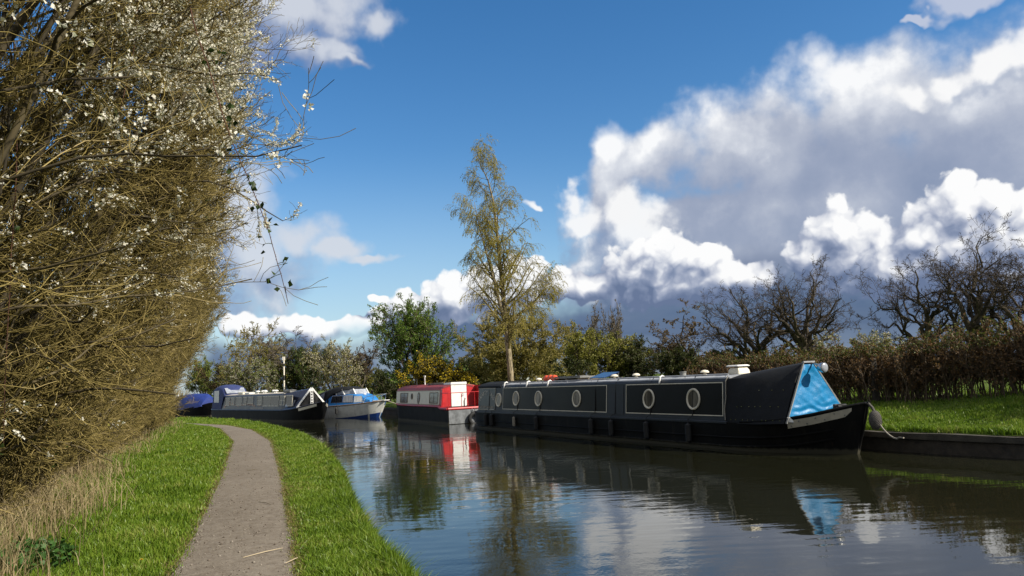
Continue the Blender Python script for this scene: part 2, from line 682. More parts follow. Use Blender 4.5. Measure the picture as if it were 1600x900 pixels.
x_hedge = interp([(-8, -0.9), (0, -3.2), (6, -4.95), (9.7, -6.2), (12.7, -7.4), (16.6, -8.9), (27.5, -12.8), (38, -16.4), (44, -18.4), (60, -26)])
x_pl = interp([(-8, 1.2), (0, -1.05), (4, -2.15), (6.92, -3.0), (9.08, -3.66), (15.3, -5.63), (25, -8.85), (34.5, -12.75), (40, -16.0), (44, -19.3), (49, -25), (56, -36)])
x_pr = interp([(-8, 2.5), (0, 0.2), (4, -0.98), (6.71, -1.84), (8.78, -2.46), (14.8, -4.34), (24.1, -7.35), (32, -10.5), (37.6, -13.5), (42, -16.8), (46, -20.3), (50.5, -25), (58, -36)])
x_bank = interp([(-8, 3.9), (0, 1.45), (4, 0.02), (6.62, -0.98), (7.85, -1.40), (10.4, -2.15), (15.5, -3.44), (21.8, -5.35), (26.5, -7.05), (31.8, -9.31), (38, -12.2), (45, -16.05), (52, -21.1), (60, -29), (80, -52), (120, -100), (400, -460)])
ZL, ZP = 0.40, 0.395

far_bank = np.array([(34, -22), (22, -4), (14.5, 8.2), (11.6, 12.2), (9.25, 15.2), (8.2, 17.0), (7.35, 19.1), (5.6, 23.0), (3.95, 26.9), (2.0, 31.0), (0.2, 35.6),
                     (-1.0, 38.4), (-2.9, 42.5), (-4.7, 46.4), (-6.6, 51.0), (-9.6, 56.0), (-13.6, 61.0), (-19.5, 69.0), (-27.5, 79.5), (-37, 91), (-60, 118), (-110, 170), (-460, 520)], float)
_tan = np.gradient(far_bank, axis=0)
_tan = unit(_tan)
far_nrm = np.stack([_tan[:, 1], -_tan[:, 0]], axis=1)
far_nrm *= np.sign((far_nrm * np.array([0.9, 0.43])).sum(1))[:, None]


def far_dist(x, y):
    """distance inland from the far bank line (negative over water)"""
    P = np.stack(np.broadcast_arrays(np.asarray(x, float), np.asarray(y, float)), axis=-1)
    best = np.full(P.shape[:-1], 1e9)
    sgn = np.ones(P.shape[:-1])
    for a, b in zip(far_bank[:-1], far_bank[1:]):
        ab = b - a
        t = np.clip(((P - a) @ ab) / (ab @ ab), 0, 1)
        q = a + t[..., None] * ab
        d = np.linalg.norm(P - q, axis=-1)
        cr = ab[0] * (P[..., 1] - a[1]) - ab[1] * (P[..., 0] - a[0])
        better = d < best
        best = np.where(better, d, best)
        sgn = np.where(better, np.where(cr < 0, 1, -1), sgn)
    return best * sgn


def hz_far(x, y):
    """height of the land on the far side"""
    d = np.maximum(far_dist(x, y), 0)
    x = np.asarray(x, float)
    y = np.asarray(y, float)
    knoll = 0.95 * np.exp(-(((x - 17.5) / 4.2) ** 2 + ((y - 15.5) / 5.0) ** 2)) * np.clip((d - 1.0) / 3.0, 0, 1)
    near = np.clip((60 - y) / 30, 0, 1)
    return 0.41 + near * 0.46 * np.clip(d / 4.8, 0, 1) ** 1.1 + 0.25 * np.clip(d / 60, 0, 1) + knoll + 0.02 * np.sin(x * 1.3 + y * 0.7) * np.clip(d / 2, 0, 1)


# ---- materials of the ground
def ground_material():
    m = bpy.data.materials.new("turf_and_soil")
    m.use_nodes = True
    t = m.node_tree
    b = t.nodes['Principled BSDF']
    q = G(t)
    geo = q.node('ShaderNodeNewGeometry')
    pos = geo.outputs['Position']
    n1 = q.noise(pos, 1.2, 5.0, 0.6)
    n2 = q.noise(pos, 22.0, 4.0, 0.7)
    c = q.ramp(q.m('ADD', q.m('MULTIPLY', n1, 0.6), q.m('MULTIPLY', n2, 0.4)),
               [(0.25, (0.025, 0.030, 0.006)), (0.48, (0.060, 0.090, 0.010)), (0.62, (0.085, 0.125, 0.014)), (0.8, (0.13, 0.14, 0.035))])
    nz = q.node('ShaderNodeSeparateXYZ')
    t.links.new(geo.outputs['True Normal'], nz.inputs[0])
    soil = q.ramp(n2, [(0.3, (0.018, 0.013, 0.008)), (0.7, (0.06, 0.045, 0.028))])
    q.put(b.inputs['Base Color'], q.mix(q.step(nz.outputs[2], 0.75, 0.4), c, soil))
    b.inputs['Roughness'].default_value = 0.95
    b.inputs['Specular IOR Level'].default_value = 0.15
    bn = q.node('ShaderNodeBump')
    bn.inputs['Distance'].default_value = 0.03
    q.put(bn.inputs['Height'], n2)
    q.put(b.inputs['Normal'], bn.outputs[0])
    return m


M_GROUND = ground_material()


def grid_mesh(name, P, m, smooth=True):
    a, b = P.shape[:2]
    idx = np.arange(a * b).reshape(a, b)
    Q = np.stack([idx[:-1, :-1], idx[1:, :-1], idx[1:, 1:], idx[:-1, 1:]], -1).reshape(-1, 4)
    return mesh_from(name, P.reshape(-1, 3), [Q], m, smooth=smooth)


# towpath side and far side in one sheet of land with the canal cut through it
ys = np.concatenate([np.arange(-8, 46, 0.35), np.arange(46, 80, 2.0), [90, 110, 150, 250, 400]])
rows = []
rg = np.random.default_rng(3)
for y in ys:
    xb = float(x_bank(y))
    wob = 0.05 * math.sin(y * 2.1) + 0.04 * math.sin(y * 5.3 + 1)
    xb += wob if y < 60 else 0
    xl = [xb + 0.02, xb, xb - 0.05, xb - 0.25, xb - 0.6]
    zz = [-0.7, 0.05, 0.30, ZL, ZL]
    pr_, pl_, h_ = float(x_pr(y)), float(x_pl(y)), float(x_hedge(y))
    for k, f in enumerate((0.5, 0.0)):
        xl.append(pr_ + f * max(0.05, (xb - 0.6 - pr_)))
        zz.append(ZL - (0.0 if f else 0.012))
    xl += [pr_ * 0.5 + pl_ * 0.5, pl_, pl_ * 0.5 + h_ * 0.5, h_, h_ - 3, h_ - 12, h_ - 60, -900]
    zz += [ZL - 0.02, ZL - 0.012, ZL + 0.01, ZL + 0.05, ZL + 0.2, ZL + 0.2, ZL + 0.2, ZL + 0.2]
    xl = np.minimum.accumulate(np.array(xl) - np.arange(len(xl)) * 1e-3)
    rows.append([(x, y, z) for x, z in zip(xl, zz)])
PA = np.array(rows)
offs = np.array([0.0, 0.02, 0.25, 0.7, 1.3, 2.0, 2.8, 3.7, 4.8, 6.2, 8, 11, 16, 26, 50, 110, 300, 900])
fb = []
for a, b in zip(far_bank[:-1], far_bank[1:]):
    n = max(1, int(np.linalg.norm(b - a) / 1.5)) if np.linalg.norm(b - a) < 60 else 4
    for k in range(n):
        fb.append(a + (b - a) * k / n)
fb.append(far_bank[-1])
fb = np.array(fb)
ang = np.interp(np.arange(len(fb)), [0, len(fb) * 0.25, len(fb) * 0.6, len(fb) - 1], [rad(-15), rad(27), rad(40), rad(75)])
dirs = np.stack([np.cos(ang), np.sin(ang)], 1)
PB = np.zeros((len(fb), len(offs) + 1, 3))
for j, o in enumerate(offs):
    q_ = fb + dirs * o
    PB[:, j + 1, :2] = q_
    PB[:, j + 1, 2] = hz_far(q_[:, 0], q_[:, 1])
PB[:, 0, :2] = fb
PB[:, 0, 2] = -0.7
PB[:, 1, 2] = 0.36
ia = np.arange(PA.shape[0] * PA.shape[1]).reshape(PA.shape[:2])
ib = np.arange(PB.shape[0] * PB.shape[1]).reshape(PB.shape[:2]) + ia.size
qa = np.stack([ia[:-1, :-1], ia[:-1, 1:], ia[1:, 1:], ia[1:, :-1]], -1).reshape(-1, 4)[:, ::-1]
qb = np.stack([ib[:-1, :-1], ib[1:, :-1], ib[1:, 1:], ib[:-1, 1:]], -1).reshape(-1, 4)[:, ::-1]
tag(link("ground", mesh_from("ground", np.concatenate([PA.reshape(-1, 3), PB.reshape(-1, 3)]), [qa, qb], M_GROUND, smooth=True)), kind='structure')


# ---- towpath: a thin sheet of trodden grit lying in the turf
def path_material():
    m = bpy.data.materials.new("trodden_grit")
    m.use_nodes = True
    t = m.node_tree
    b = t.nodes['Principled BSDF']
    q = G(t)
    pos = q.node('ShaderNodeNewGeometry').outputs['Position']
    big = q.noise(pos, 0.9, 4.0, 0.6)
    mid = q.noise(pos, 7.0, 5.0, 0.7)
    fin = q.noise(pos, 42.0, 4.0, 0.8)
    vor = q.node('ShaderNodeTexVoronoi')
    q.put(vor.inputs['Vector'], pos)
    vor.inputs['Scale'].default_value = 55.0
    base = q.ramp(q.m('ADD', q.m('MULTIPLY', big, 0.5), q.m('MULTIPLY', mid, 0.5)),
                  [(0.28, (0.066, 0.049, 0.034)), (0.5, (0.126, 0.103, 0.080)), (0.68, (0.180, 0.153, 0.124))])
    grit = q.step(q.m('ADD', fin, q.m('MULTIPLY', mid, 0.35)), 0.50, 0.86)
    base = q.mix(q.m('MULTIPLY', grit, 0.75), base, (0.235, 0.205, 0.165))
    hole = q.step(fin, 0.36, 0.22)
    base = q.mix(q.m('MULTIPLY', hole, 0.8), base, (0.045, 0.032, 0.022))
    stone = q.m('MULTIPLY', q.step(vor.outputs['Distance'], 0.22, 0.10), q.step(mid, 0.52, 0.66))
    base = q.mix(q.m('MULTIPLY', stone, 0.7), base, (0.20, 0.18, 0.155))
    q.put(b.inputs['Base Color'], base)
    b.inputs['Roughness'].default_value = 0.92
    b.inputs['Specular IOR Level'].default_value = 0.2
    bn = q.node('ShaderNodeBump')
    bn.inputs['Distance'].default_value = 0.012
    q.put(bn.inputs['Height'], q.m('ADD', q.m('MULTIPLY', fin, 0.5), q.m('ADD', q.m('MULTIPLY', mid, 1.2), stone)))
    q.put(b.inputs['Normal'], bn.outputs[0])
    return m


M_PATH = path_material()
yy = np.concatenate([np.arange(-8, 20, 0.10), np.arange(20, 56, 0.3)])
rp = np.random.default_rng(8)
jl = np.convolve(rp.normal(size=len(yy)), np.ones(5) / 5, 'same') * 0.07
jr = np.convolve(rp.normal(size=len(yy)), np.ones(5) / 5, 'same') * 0.07
prow = []
for i, y in enumerate(yy):
    a, b = float(x_pl(y)) + jl[i] - 0.04, float(x_pr(y)) + jr[i] + 0.04
    if b - a < 0.6:
        b = a + 0.6
    prow.append([(a + (b - a) * k / 8, y, ZP + 0.010 + 0.018 * math.sin(math.pi * k / 8)) for k in range(9)])
tag(link("towpath", grid_mesh("towpath", np.array(prow)[:, ::-1], M_PATH)), kind='structure')


# ---- water
def water_material():
    m = bpy.data.materials.new("canal_water")
    m.use_nodes = True
    t = m.node_tree
    b = t.nodes['Principled BSDF']
    q = G(t)
    pos = q.node('ShaderNodeNewGeometry').outputs['Position']
    b.inputs['Base Color'].default_value = (0.012, 0.0125, 0.0065, 1)
    b.inputs['Roughness'].default_value = 0.012
    b.inputs['IOR'].default_value = 1.333
    b.inputs['Specular IOR Level'].default_value = 0.62
    rot = q.node('ShaderNodeVectorRotate')
    rot.rotation_type = 'Z_AXIS'
    rot.inputs['Angle'].default_value = rad(25)
    q.put(rot.inputs['Vector'], pos)
    p2 = q.v('MULTIPLY', rot.outputs[0], (1.0, 0.55, 1.0))
    long_ = q.noise(p2, 0.9, 2.0, 0.45)
    mid = q.noise(p2, 4.2, 2.0, 0.5)
    fin = q.noise(rot.outputs[0], 17.0, 2.0, 0.5)
    gust = q.step(q.noise(q.v('MULTIPLY', pos, (0.10, 0.22, 1)), 1.0, 3.0, 0.55), 0.42, 0.66)
    ring = q.noise(q.v('MULTIPLY', pos, (0.9, 3.2, 1.0)), 1.1, 1.0, 0.5)
    h = q.m('ADD', q.m('MULTIPLY', long_, 0.011), q.m('MULTIPLY', mid, q.m('MULTIPLY_ADD', gust, 0.0034, 0.0009)))
    h = q.m('ADD', h, q.m('MULTIPLY', fin, q.m('MULTIPLY_ADD', gust, 0.0014, 0.00025)))
    h = q.m('ADD', h, q.m('MULTIPLY', ring, 0.003))
    bn = q.node('ShaderNodeBump')
    bn.inputs['Strength'].default_value = 1.0
    bn.inputs['Distance'].default_value = 1.0
    q.put(bn.inputs['Height'], h)
    q.put(b.inputs['Normal'], bn.outputs[0])
    return m


wx = np.array([-900, -100, -20, 0, 20, 60, 900.0])
wy = np.array([-60, 0, 20, 40, 80, 200, 1200.0])
WP = np.array([[(x, y, 0.0) for x in wx] for y in wy])
tag(link("water", grid_mesh("water", WP[:, ::-1], water_material())), kind='structure')


# ---- timber and concrete edging along the far bank (coping on top of piling)
M_PILE = mat("dark_piling", (0.040, 0.032, 0.024), 0.85, var=0.5, vscale=5, bump=0.02, bscale=18, grime=0.6)
M_COPE = mat("weathered_coping", (0.058, 0.050, 0.038), 0.85, var=0.45, vscale=3, bump=0.015, bscale=25, grime=0.5)
sel = far_bank[(far_bank[:, 1] > -25) & (far_bank[:, 1] < 95)]
dense = []
for a, b in zip(sel[:-1], sel[1:]):
    n = max(1, int(np.linalg.norm(b - a) / 0.6))
    for k in range(n):
        dense.append(a + (b - a) * k / n)
dense = np.array(dense)
tn = unit(np.gradient(dense, axis=0))
nn = np.stack([tn[:, 1], -tn[:, 0]], 1)
nn *= np.sign((nn * np.array([0.9, 0.43])).sum(1))[:, None]
rgp = np.random.default_rng(5)
wallr = empty("bank_wall", (float(sel[4][0]), float(sel[4][1]), 0), 0, "dark timber piling wall with pale coping along the far bank", "retaining wall")
wl = np.array([wallr.location.x, wallr.location.y, 0])
secs, secc = [], []
for i, (p, n) in enumerate(zip(dense, nn)):
    zj = 0.01 * math.sin(i * 1.7)
    ridge = 0.02 if i % 2 else 0.0
    a = p - n * (0.06 + ridge)
    b_ = p + n * 0.10
    secs.append([(a[0] - wl[0], a[1] - wl[1], -0.6), (a[0] - wl[0], a[1] - wl[1], 0.28), (b_[0] - wl[0], b_[1] - wl[1], 0.28), (b_[0] - wl[0], b_[1] - wl[1], -0.6)])
    a = p - n * 0.12
    b_ = p + n * 0.16
    secc.append([(a[0] - wl[0], a[1] - wl[1], 0.284), (a[0] - wl[0], a[1] - wl[1], 0.405 + zj), (b_[0] - wl[0], b_[1] - wl[1], 0.41 + zj), (b_[0] - wl[0], b_[1] - wl[1], 0.284)])
MB().loft(secs).build("piling", M_PILE, wallr)
MB().loft(secc).build("coping", M_COPE, wallr)


# ------------------------------------------------------------------ boats
def proj_x(p):
    q = np.asarray(p, float) - np.array([0, 0, CAMZ])
    return 800 + FPX * (q @ _R) / (q @ _f)


class Frame:
    """boat-local frame: x towards the bow, y to port, z up from the waterline"""
    def __init__(self, o, b, k=1.0):
        self.k = k
        self.o = np.array(o, float)
        self.b = np.array(b, float) / np.linalg.norm(b)
        self.n = np.array([-self.b[1], self.b[0]])
        self.rz = math.atan2(self.b[1], self.b[0])

    def w(self, x, y, z):
        q = self.o + self.b * x * self.k + self.n * y
        return (float(q[0]), float(q[1]), float(z))

    def x_at(self, px, y, z, lo=-3, hi=30):
        s = 1 if proj_x(self.w(hi, y, z)) > proj_x(self.w(lo, y, z)) else -1
        for _ in range(50):
            m = (lo + hi) / 2
            if (proj_x(self.w(m, y, z)) - px) * s < 0:
                lo = m
            else:
                hi = m
        return (lo + hi) / 2


def text_geo(s, size, bold=0.0):
    cu = bpy.data.curves.new("lettering", 'FONT')
    cu.body = s
    cu.size = size
    cu.align_x = 'CENTER'
    cu.resolution_u = 3
    cu.offset = bold
    ob = bpy.data.objects.new("lettering", cu)
    COL.objects.link(ob)
    dg = bpy.context.evaluated_depsgraph_get()
    me = ob.evaluated_get(dg).to_mesh()
    V = [tuple(v.co) for v in me.vertices]
    F = [tuple(p.vertices) for p in me.polygons]
    ob.evaluated_get(dg).to_mesh_clear()
    bpy.data.objects.remove(ob)
    bpy.data.curves.remove(cu)
    return V, F


M_BLACK = mat("black_hull_paint", (0.007, 0.007, 0.007), 0.6, spec=0.10, var=0.3, vscale=2, grime=0.25, scum=0.75)
M_PANEL = mat("black_panel_paint", (0.008, 0.008, 0.0075), 0.40, spec=0.14, var=0.25, vscale=1.5)
M_SLATE = mat("slate_grey_paint", (0.038, 0.044, 0.052), 0.45, spec=0.2, var=0.18, vscale=2, grime=0.25)
M_ROOFG = mat("pale_grey_roof_paint", (0.30, 0.31, 0.33), 0.6, var=0.25, vscale=3, grime=0.3)
M_CREAM = mat("cream_paint", (0.74, 0.68, 0.54), 0.5, var=0.12, vscale=8)
M_WHITE = mat("white_paint", (0.76, 0.75, 0.72), 0.45, var=0.08, vscale=6, grime=0.2)
M_STONE = mat("stone_coloured_paint", (0.46, 0.42, 0.34), 0.5, var=0.12, vscale=8, grime=0.15)
M_CANVAS = mat("black_canvas", (0.010, 0.011, 0.013), 0.75, spec=0.2, var=0.3, vscale=4, bump=0.012, bscale=5)
M_NAVYC = mat("navy_canvas", (0.022, 0.034, 0.12), 0.7, var=0.25, vscale=4, bump=0.012, bscale=6)
M_TARP = mat("blue_polythene", (0.004, 0.16, 0.36), 0.42, spec=0.35, var=0.10, vscale=6, bump=0.012, bscale=16)
M_CHROME = mat("chrome", (0.60, 0.60, 0.60), 0.22, metal=1.0)
M_RUBBER = mat("black_rubber", (0.012, 0.012, 0.012), 0.75)
M_ROPE = mat("grey_rope", (0.085, 0.078, 0.070), 0.9, var=0.4, vscale=40, bump=0.02, bscale=60)
M_PALEROPE = mat("pale_rope", (0.30, 0.27, 0.22), 0.9, var=0.3, vscale=40, bump=0.01, bscale=60)
M_RED = mat("red_paint", (0.42, 0.012, 0.016), 0.42, var=0.15, vscale=4, grime=0.15)
M_DKRED = mat("faded_red_roof_paint", (0.20, 0.018, 0.020), 0.6, var=0.35, vscale=4, grime=0.4)
M_ORANGE = mat("orange_plastic", (0.75, 0.10, 0.035), 0.5, var=0.25, vscale=9, bump=0.02, bscale=9)
M_WOOD = mat("weathered_board", (0.20, 0.16, 0.11), 0.8, var=0.4, vscale=12, bump=0.004, bscale=40)
M_GREYB = mat("grey_board", (0.20, 0.20, 0.19), 0.7, var=0.3, vscale=8)
M_BLUEP = mat("dark_blue_paint", (0.014, 0.018, 0.045), 0.4, var=0.3, vscale=2, grime=0.3)
M_SKYB = mat("bright_blue_paint", (0.02, 0.17, 0.46), 0.4, var=0.12, vscale=4)
M_GRP = mat("grey_white_grp", (0.68, 0.68, 0.64), 0.4, var=0.12, vscale=3, grime=0.35)
M_CLEARV = mat("clear_vinyl", (0.30, 0.32, 0.36), 0.16, spec=0.7, var=0.35, vscale=3)
M_TRANSOM = mat("grey_transom", (0.16, 0.17, 0.18), 0.45, var=0.35, vscale=4, grime=0.4)  # mottled grey for the stern face, paler than the hull's black


def glass_mat(name, c1, c2, rough=0.14, scale=2.5):
    m = mat(name, c1, rough, spec=0.3)
    t = m.node_tree
    q = G(t)
    ob = q.node('ShaderNodeTexCoord').outputs['Object']
    n = q.noise(q.v('MULTIPLY', ob, (3.0, 1.0, 0.6)), scale, 3.0)
    q.put(t.nodes['Principled BSDF'].inputs['Base Color'], q.mix(q.step(n, 0.42, 0.58), c1 + (1,), c2 + (1,)))
    return m


M_GLASSD = glass_mat("dark_window_glass", (0.008, 0.009, 0.010), (0.03, 0.03, 0.03))
M_GLASSP = glass_mat("curtained_window_glass", (0.07, 0.066, 0.055), (0.17, 0.16, 0.13))
M_GLASSM = glass_mat("dim_window_glass", (0.04, 0.042, 0.035), (0.10, 0.10, 0.085))
M_GLASSW = glass_mat("bright_window_glass", (0.50, 0.51, 0.52), (0.62, 0.62, 0.62))


def hull_fn(stn):
    """stn rows: x, half beam at gunwale, half beam at bottom, gunwale height, bottom setback"""
    A = np.array(stn, float)

    def at_(x):
        return [np.interp(x, A[:, 0], A[:, k]) for k in range(1, 5)]

    def half(x, z):
        g_, w_, h_, s_ = at_(x)
        zz = (z + 0.3) / (h_ + 0.3)
        return w_ + (g_ - w_) * min(1, max(0, zz)) ** 0.6
    return A, at_, half


def build_hull(stn, m, root, extra=()):
    A, at_, half = hull_fn(stn)
    xs = sorted(set(list(A[:, 0]) + list(extra)))
    secs = []
    for x in xs:
        g_, w_, h_, s_ = at_(x)
        row = []
        zs = [-0.3, -0.05, 0.15, 0.35, 0.55, 0.8, 1.0]
        for f in zs:
            z = -0.3 + (h_ + 0.3) * (f + 0.3) / 1.3
            row.append((x - s_ * (1 - (f + 0.3) / 1.3), -half(x, z), z))
        row = row + [(p[0], -p[1], p[2]) for p in row[::-1]]
        secs.append(row)
    MB().loft(secs, smooth=True).build("hull", m, root)
    return at_, half


def cabin_loft(secs_x, prof, name, m, root, bevel=0.012):
    return MB().loft([[(x, y, z) for y, z in prof] for x in secs_x]).build(name, m, root, bevel=bevel)


def mushroom(mb, x, y, z, s=1.0):
    mb.lathe([(0.045 * s, 0), (0.045 * s, 0.05 * s), (0.03 * s, 0.055 * s), (0.03 * s, 0.075 * s), (0.10 * s, 0.08 * s), (0.10 * s, 0.10 * s),
              (0.07 * s, 0.13 * s), (0.02 * s, 0.142 * s)], (x, y, z), 14)


# ================= the long black narrowboat =================
FB = Frame((-1.236, 34.70), (0.42993, -0.90286))
black = empty("narrowboat", FB.w(0, 0, 0), FB.rz, "long black narrowboat with white portholes and a blue tarpaulin under its bow cover", "narrowboat", "narrowboats moored along the far bank")
ST = [(0.0, 0.22, 0.10, 0.66, 0.0), (0.12, 0.55, 0.35, 0.66, 0.0), (0.4, 0.84, 0.70, 0.66, 0.0), (0.9, 0.99, 0.92, 0.65, 0.0), (1.5, 1.04, 1.01, 0.65, 0),
      (15.6, 1.04, 1.01, 0.65, 0), (16.8, 1.03, 0.97, 0.65, 0.02), (17.6, 0.98, 0.80, 0.68, 0.05), (18.3, 0.88, 0.55, 0.74, 0.12), (18.9, 0.68, 0.28, 0.84, 0.22),
      (19.35, 0.43, 0.10, 0.95, 0.32), (19.62, 0.22, 0.04, 1.02, 0.38), (19.76, 0.06, 0.02, 1.05, 0.42)]
hat, hhalf = build_hull(ST, M_BLACK, black)
# rubbing strakes and gunwale strip
for z0, nm in ((0.30, 'rubbing_strake'), (0.10, 'rubbing_strake')):
    mb = MB()
    for s in (-1, 1):
        xs = np.concatenate([[0.3, 0.6, 0.9, 1.5], np.linspace(3, 15.6, 8), np.linspace(16.2, 19.3, 10)])
        pts = []
        for x in xs:
            g_, w_, h_, s_ = hat(x)
            zz = z0 + (h_ - 0.65) * 0.8
            pts.append((x - s_ * (1 - (zz + 0.3) / (h_ + 0.3)), s * (hhalf(x, zz) + 0.008), zz))
        mb.tube(pts, 0.022, 6)
    mb.build(nm, M_BLACK, black)
mb = MB()
for s in (-1, 1):
    mb.box(1.2, 16.55, min(s * 0.93, s * 1.055), max(s * 0.93, s * 1.055), 0.615, 0.672)
mb.build("gunwale", M_SLATE, black, bevel=0.01)
PROF = [(-0.925, 0.66), (-0.845, 1.63), (-0.80, 1.685), (-0.4, 1.745), (0, 1.762), (0.4, 1.745), (0.80, 1.685), (0.845, 1.63), (0.925, 0.66)]
cabin_loft([1.0, 3.35, 10, 16.5], PROF, "cabin", M_SLATE, black)
RP = [(-0.815, 1.682), (-0.80, 1.712), (-0.4, 1.765), (0, 1.782), (0.4, 1.765), (0.80, 1.712), (0.815, 1.682), (0, 1.755)]
cabin_loft([3.3, 16.52], RP, "roof", M_ROOFG, black, bevel=0.0)


def side(x, z, out=0.0, s=-1):
    return (x, s * (0.925 - 0.08 * (z - 0.66) / 0.97 + out), z)


def slab(mb, x0, x1, z0, z1, o0, o1, s=-1):
    a = [side(x0, z0, o0, s), side(x1, z0, o0, s), side(x1, z0, o1, s), side(x0, z0, o1, s),
         side(x0, z1, o0, s), side(x1, z1, o0, s), side(x1, z1, o1, s), side(x0, z1, o1, s)]
    mb.hexa(a)


def framed(x0, x1, z0, z1, root, mp, mf, w=0.022, name='side_panel'):
    mb = MB()
    slab(mb, x0 + w, x1 - w, z0 + w, z1 - w, -0.01, 0.006)
    p = mb.build(name, mp, root)
    mb = MB()
    for a, b, c, d in ((x0, x1, z0, z0 + w), (x0, x1, z1 - w, z1), (x0, x0 + w, z0 + w, z1 - w), (x1 - w, x1, z0 + w, z1 - w)):
        slab(mb, a, b, c, d, -0.01, 0.010)
    mb.build("panel_border", mf, p)
    return p


framed(3.45, 11.01, 0.78, 1.60, black, M_PANEL, M_CREAM)
framed(12.06, 16.32, 0.78, 1.60, black, M_PANEL, M_CREAM)
# side hatch doors
mb = MB()
slab(mb, 11.14, 11.52, 0.74, 1.58, -0.01, 0.012)
slab(mb, 11.535, 11.93, 0.74, 1.58, -0.01, 0.012)
mb.build("side_hatch", M_SLATE, black)


def porthole(x, z, r, root, mg, mf=M_CREAM, sy=None):
    mb = MB()
    y0 = side(x, z)[1]
    N = 28
    V = []
    for rr, yo in ((r, 0.0), (r * 0.985, -0.030), (r * 0.90, -0.038), (r * 0.80, -0.022), (r * 0.79, 0.0)):
        for k in range(N):
            t = 2 * math.pi * k / N
            V.append((x + rr * math.cos(t), y0 + yo + 0.08 * rr * math.sin(t) * 1.0, z + rr * math.sin(t)))
    F = [(i * N + k, i * N + (k + 1) % N, (i + 1) * N + (k + 1) % N, (i + 1) * N + k) for i in range(4) for k in range(N)]
    mb.add(V, F, True)
    ring = mb.build("porthole", mf, root)
    mb = MB()
    V = [(x + r * 0.80 * math.cos(2 * math.pi * k / N), y0 - 0.014 + 0.08 * r * 0.8 * math.sin(2 * math.pi * k / N), z + r * 0.80 * math.sin(2 * math.pi * k / N)) for k in range(N)]
    mb.add(V, [tuple(range(N))])
    mb.build("glass", mg, ring)


for x in (4.64, 6.48, 9.19, 13.21, 15.18):
    porthole(x, 1.19, 0.275, black, M_GLASSP)
porthole(3.06, 1.13, 0.27, black, M_GLASSP)
# sign-written stern panel
framed(1.04, 2.72, 0.74, 1.60, black, mat("signwritten_dark_green", (0.030, 0.034, 0.032), 0.4, var=0.3), M_STONE, name='name_panel')
M_SIGN = mat("faded_sign_paint", (0.55, 0.50, 0.42), 0.6, var=0.5, vscale=8)
wd = "HEARTY LASS"
for i, ch in enumerate(wd):
    if ch == ' ':
        continue
    a = rad(152 - 124 * i / (len(wd) - 1))
    V, F = text_geo(ch, 0.235, 0.004)
    ca, sa = math.cos(a - math.pi / 2), math.sin(a - math.pi / 2)
    cx, cz = 1.88 + 0.70 * math.cos(a), 0.98 + 0.36 * math.sin(a)
    mb = MB()
    mb.add([side(cx + (p[0] * ca - p[1] * sa), cz + (p[0] * sa + p[1] * ca), 0.0105) for p in V], F)
    mb.build("letter", M_SIGN, black)
mb = MB()
rr = random.Random(4)
x = 1.2
while x < 2.5:
    w = rr.choice([0.05, 0.07, 0.09])
    slab(mb, x, x + w, 0.80, 0.80 + rr.choice([0.085, 0.09]), 0.006, 0.0095)
    x += w + rr.choice([0.02, 0.02, 0.05])
mb.build("lettering_line", mat("dim_scene_paint", (0.26, 0.23, 0.18), 0.6, var=0.6, vscale=14), black)
# black hood over the stern
cabin_loft([0.95, 1.6, 2.4, 3.2], [(-0.87, 1.60), (-0.86, 1.68), (-0.74, 1.75), (-0.3, 1.84), (0.3, 1.84), (0.74, 1.75), (0.86, 1.68), (0.87, 1.60)], "stern_hood", M_CANVAS, black)
# tiller, handrails, roof fittings
mb = MB()
for s in (-1, 1):
    mb.tube([(3.5, s * 0.74, 1.775), (10, s * 0.74, 1.775), (16.4, s * 0.74, 1.775)], 0.016, 8)
    for x in np.linspace(3.6, 16.3, 9):
        mb.tube([(x, s * 0.74, 1.70), (x, s * 0.74, 1.775)], 0.012, 6)
mb.build("handrail", M_ROOFG, black)
for px in (842, 960, 994, 1101):
    mb = MB()
    x = FB.x_at(px, -0.3, 1.85)
    mushroom(mb, x, -0.3, 1.75, 1.15)
    mb.build("roof_vent", M_CREAM, black)
mb = MB()
x = FB.x_at(1067, -0.4, 1.85)
mb.lathe([(0.085, 0), (0.085, 0.13), (0.10, 0.132), (0.10, 0.155), (0.06, 0.157)], (x, -0.4, 1.74), 14)
mb.build("flue", M_GREYB, black)
# cream ventilator box with a gap under its lid
x = FB.x_at(1154, -0.15, 1.95)
mb = MB()
mb.loft([[(x - a, -0.15 - b, z), (x + a, -0.15 - b, z), (x + a, -0.15 + b, z), (x - a, -0.15 + b, z)] for a, b, z in ((0.20, 0.19, 1.765), (0.19, 0.18, 1.86), (0.15, 0.15, 1.93))])
vb = mb.build("roof_ventilator", M_CREAM, black, bevel=0.02)
mb = MB()
mb.loft([[(x - a - 0.05, -0.15 - b, z), (x + a, -0.15 - b, z), (x + a, -0.15 + b, z), (x - a - 0.05, -0.15 + b, z)] for a, b, z in ((0.19, 0.19, 1.955), (0.20, 0.20, 1.975), (0.15, 0.16, 2.0))])
mb.box(x - 0.10, x - 0.07, -0.2, -0.1, 1.92, 1.96)
mb.box(x + 0.07, x + 0.10, -0.2, -0.1, 1.92, 1.96)
mb.build("ventilator_lid", M_WHITE, vb, bevel=0.01)
# white fender hooks on the rail
for px in (790, 825, 858, 1033):
    x = FB.x_at(px, -0.8, 1.75)
    mb = MB()
    mb.tube([(x, -0.70, 1.77), (x, -0.76, 1.81), (x, -0.84, 1.77), (x, -0.87, 1.60)], 0.028, 8)
    mb.build("rail_hook", M_WHITE, black)
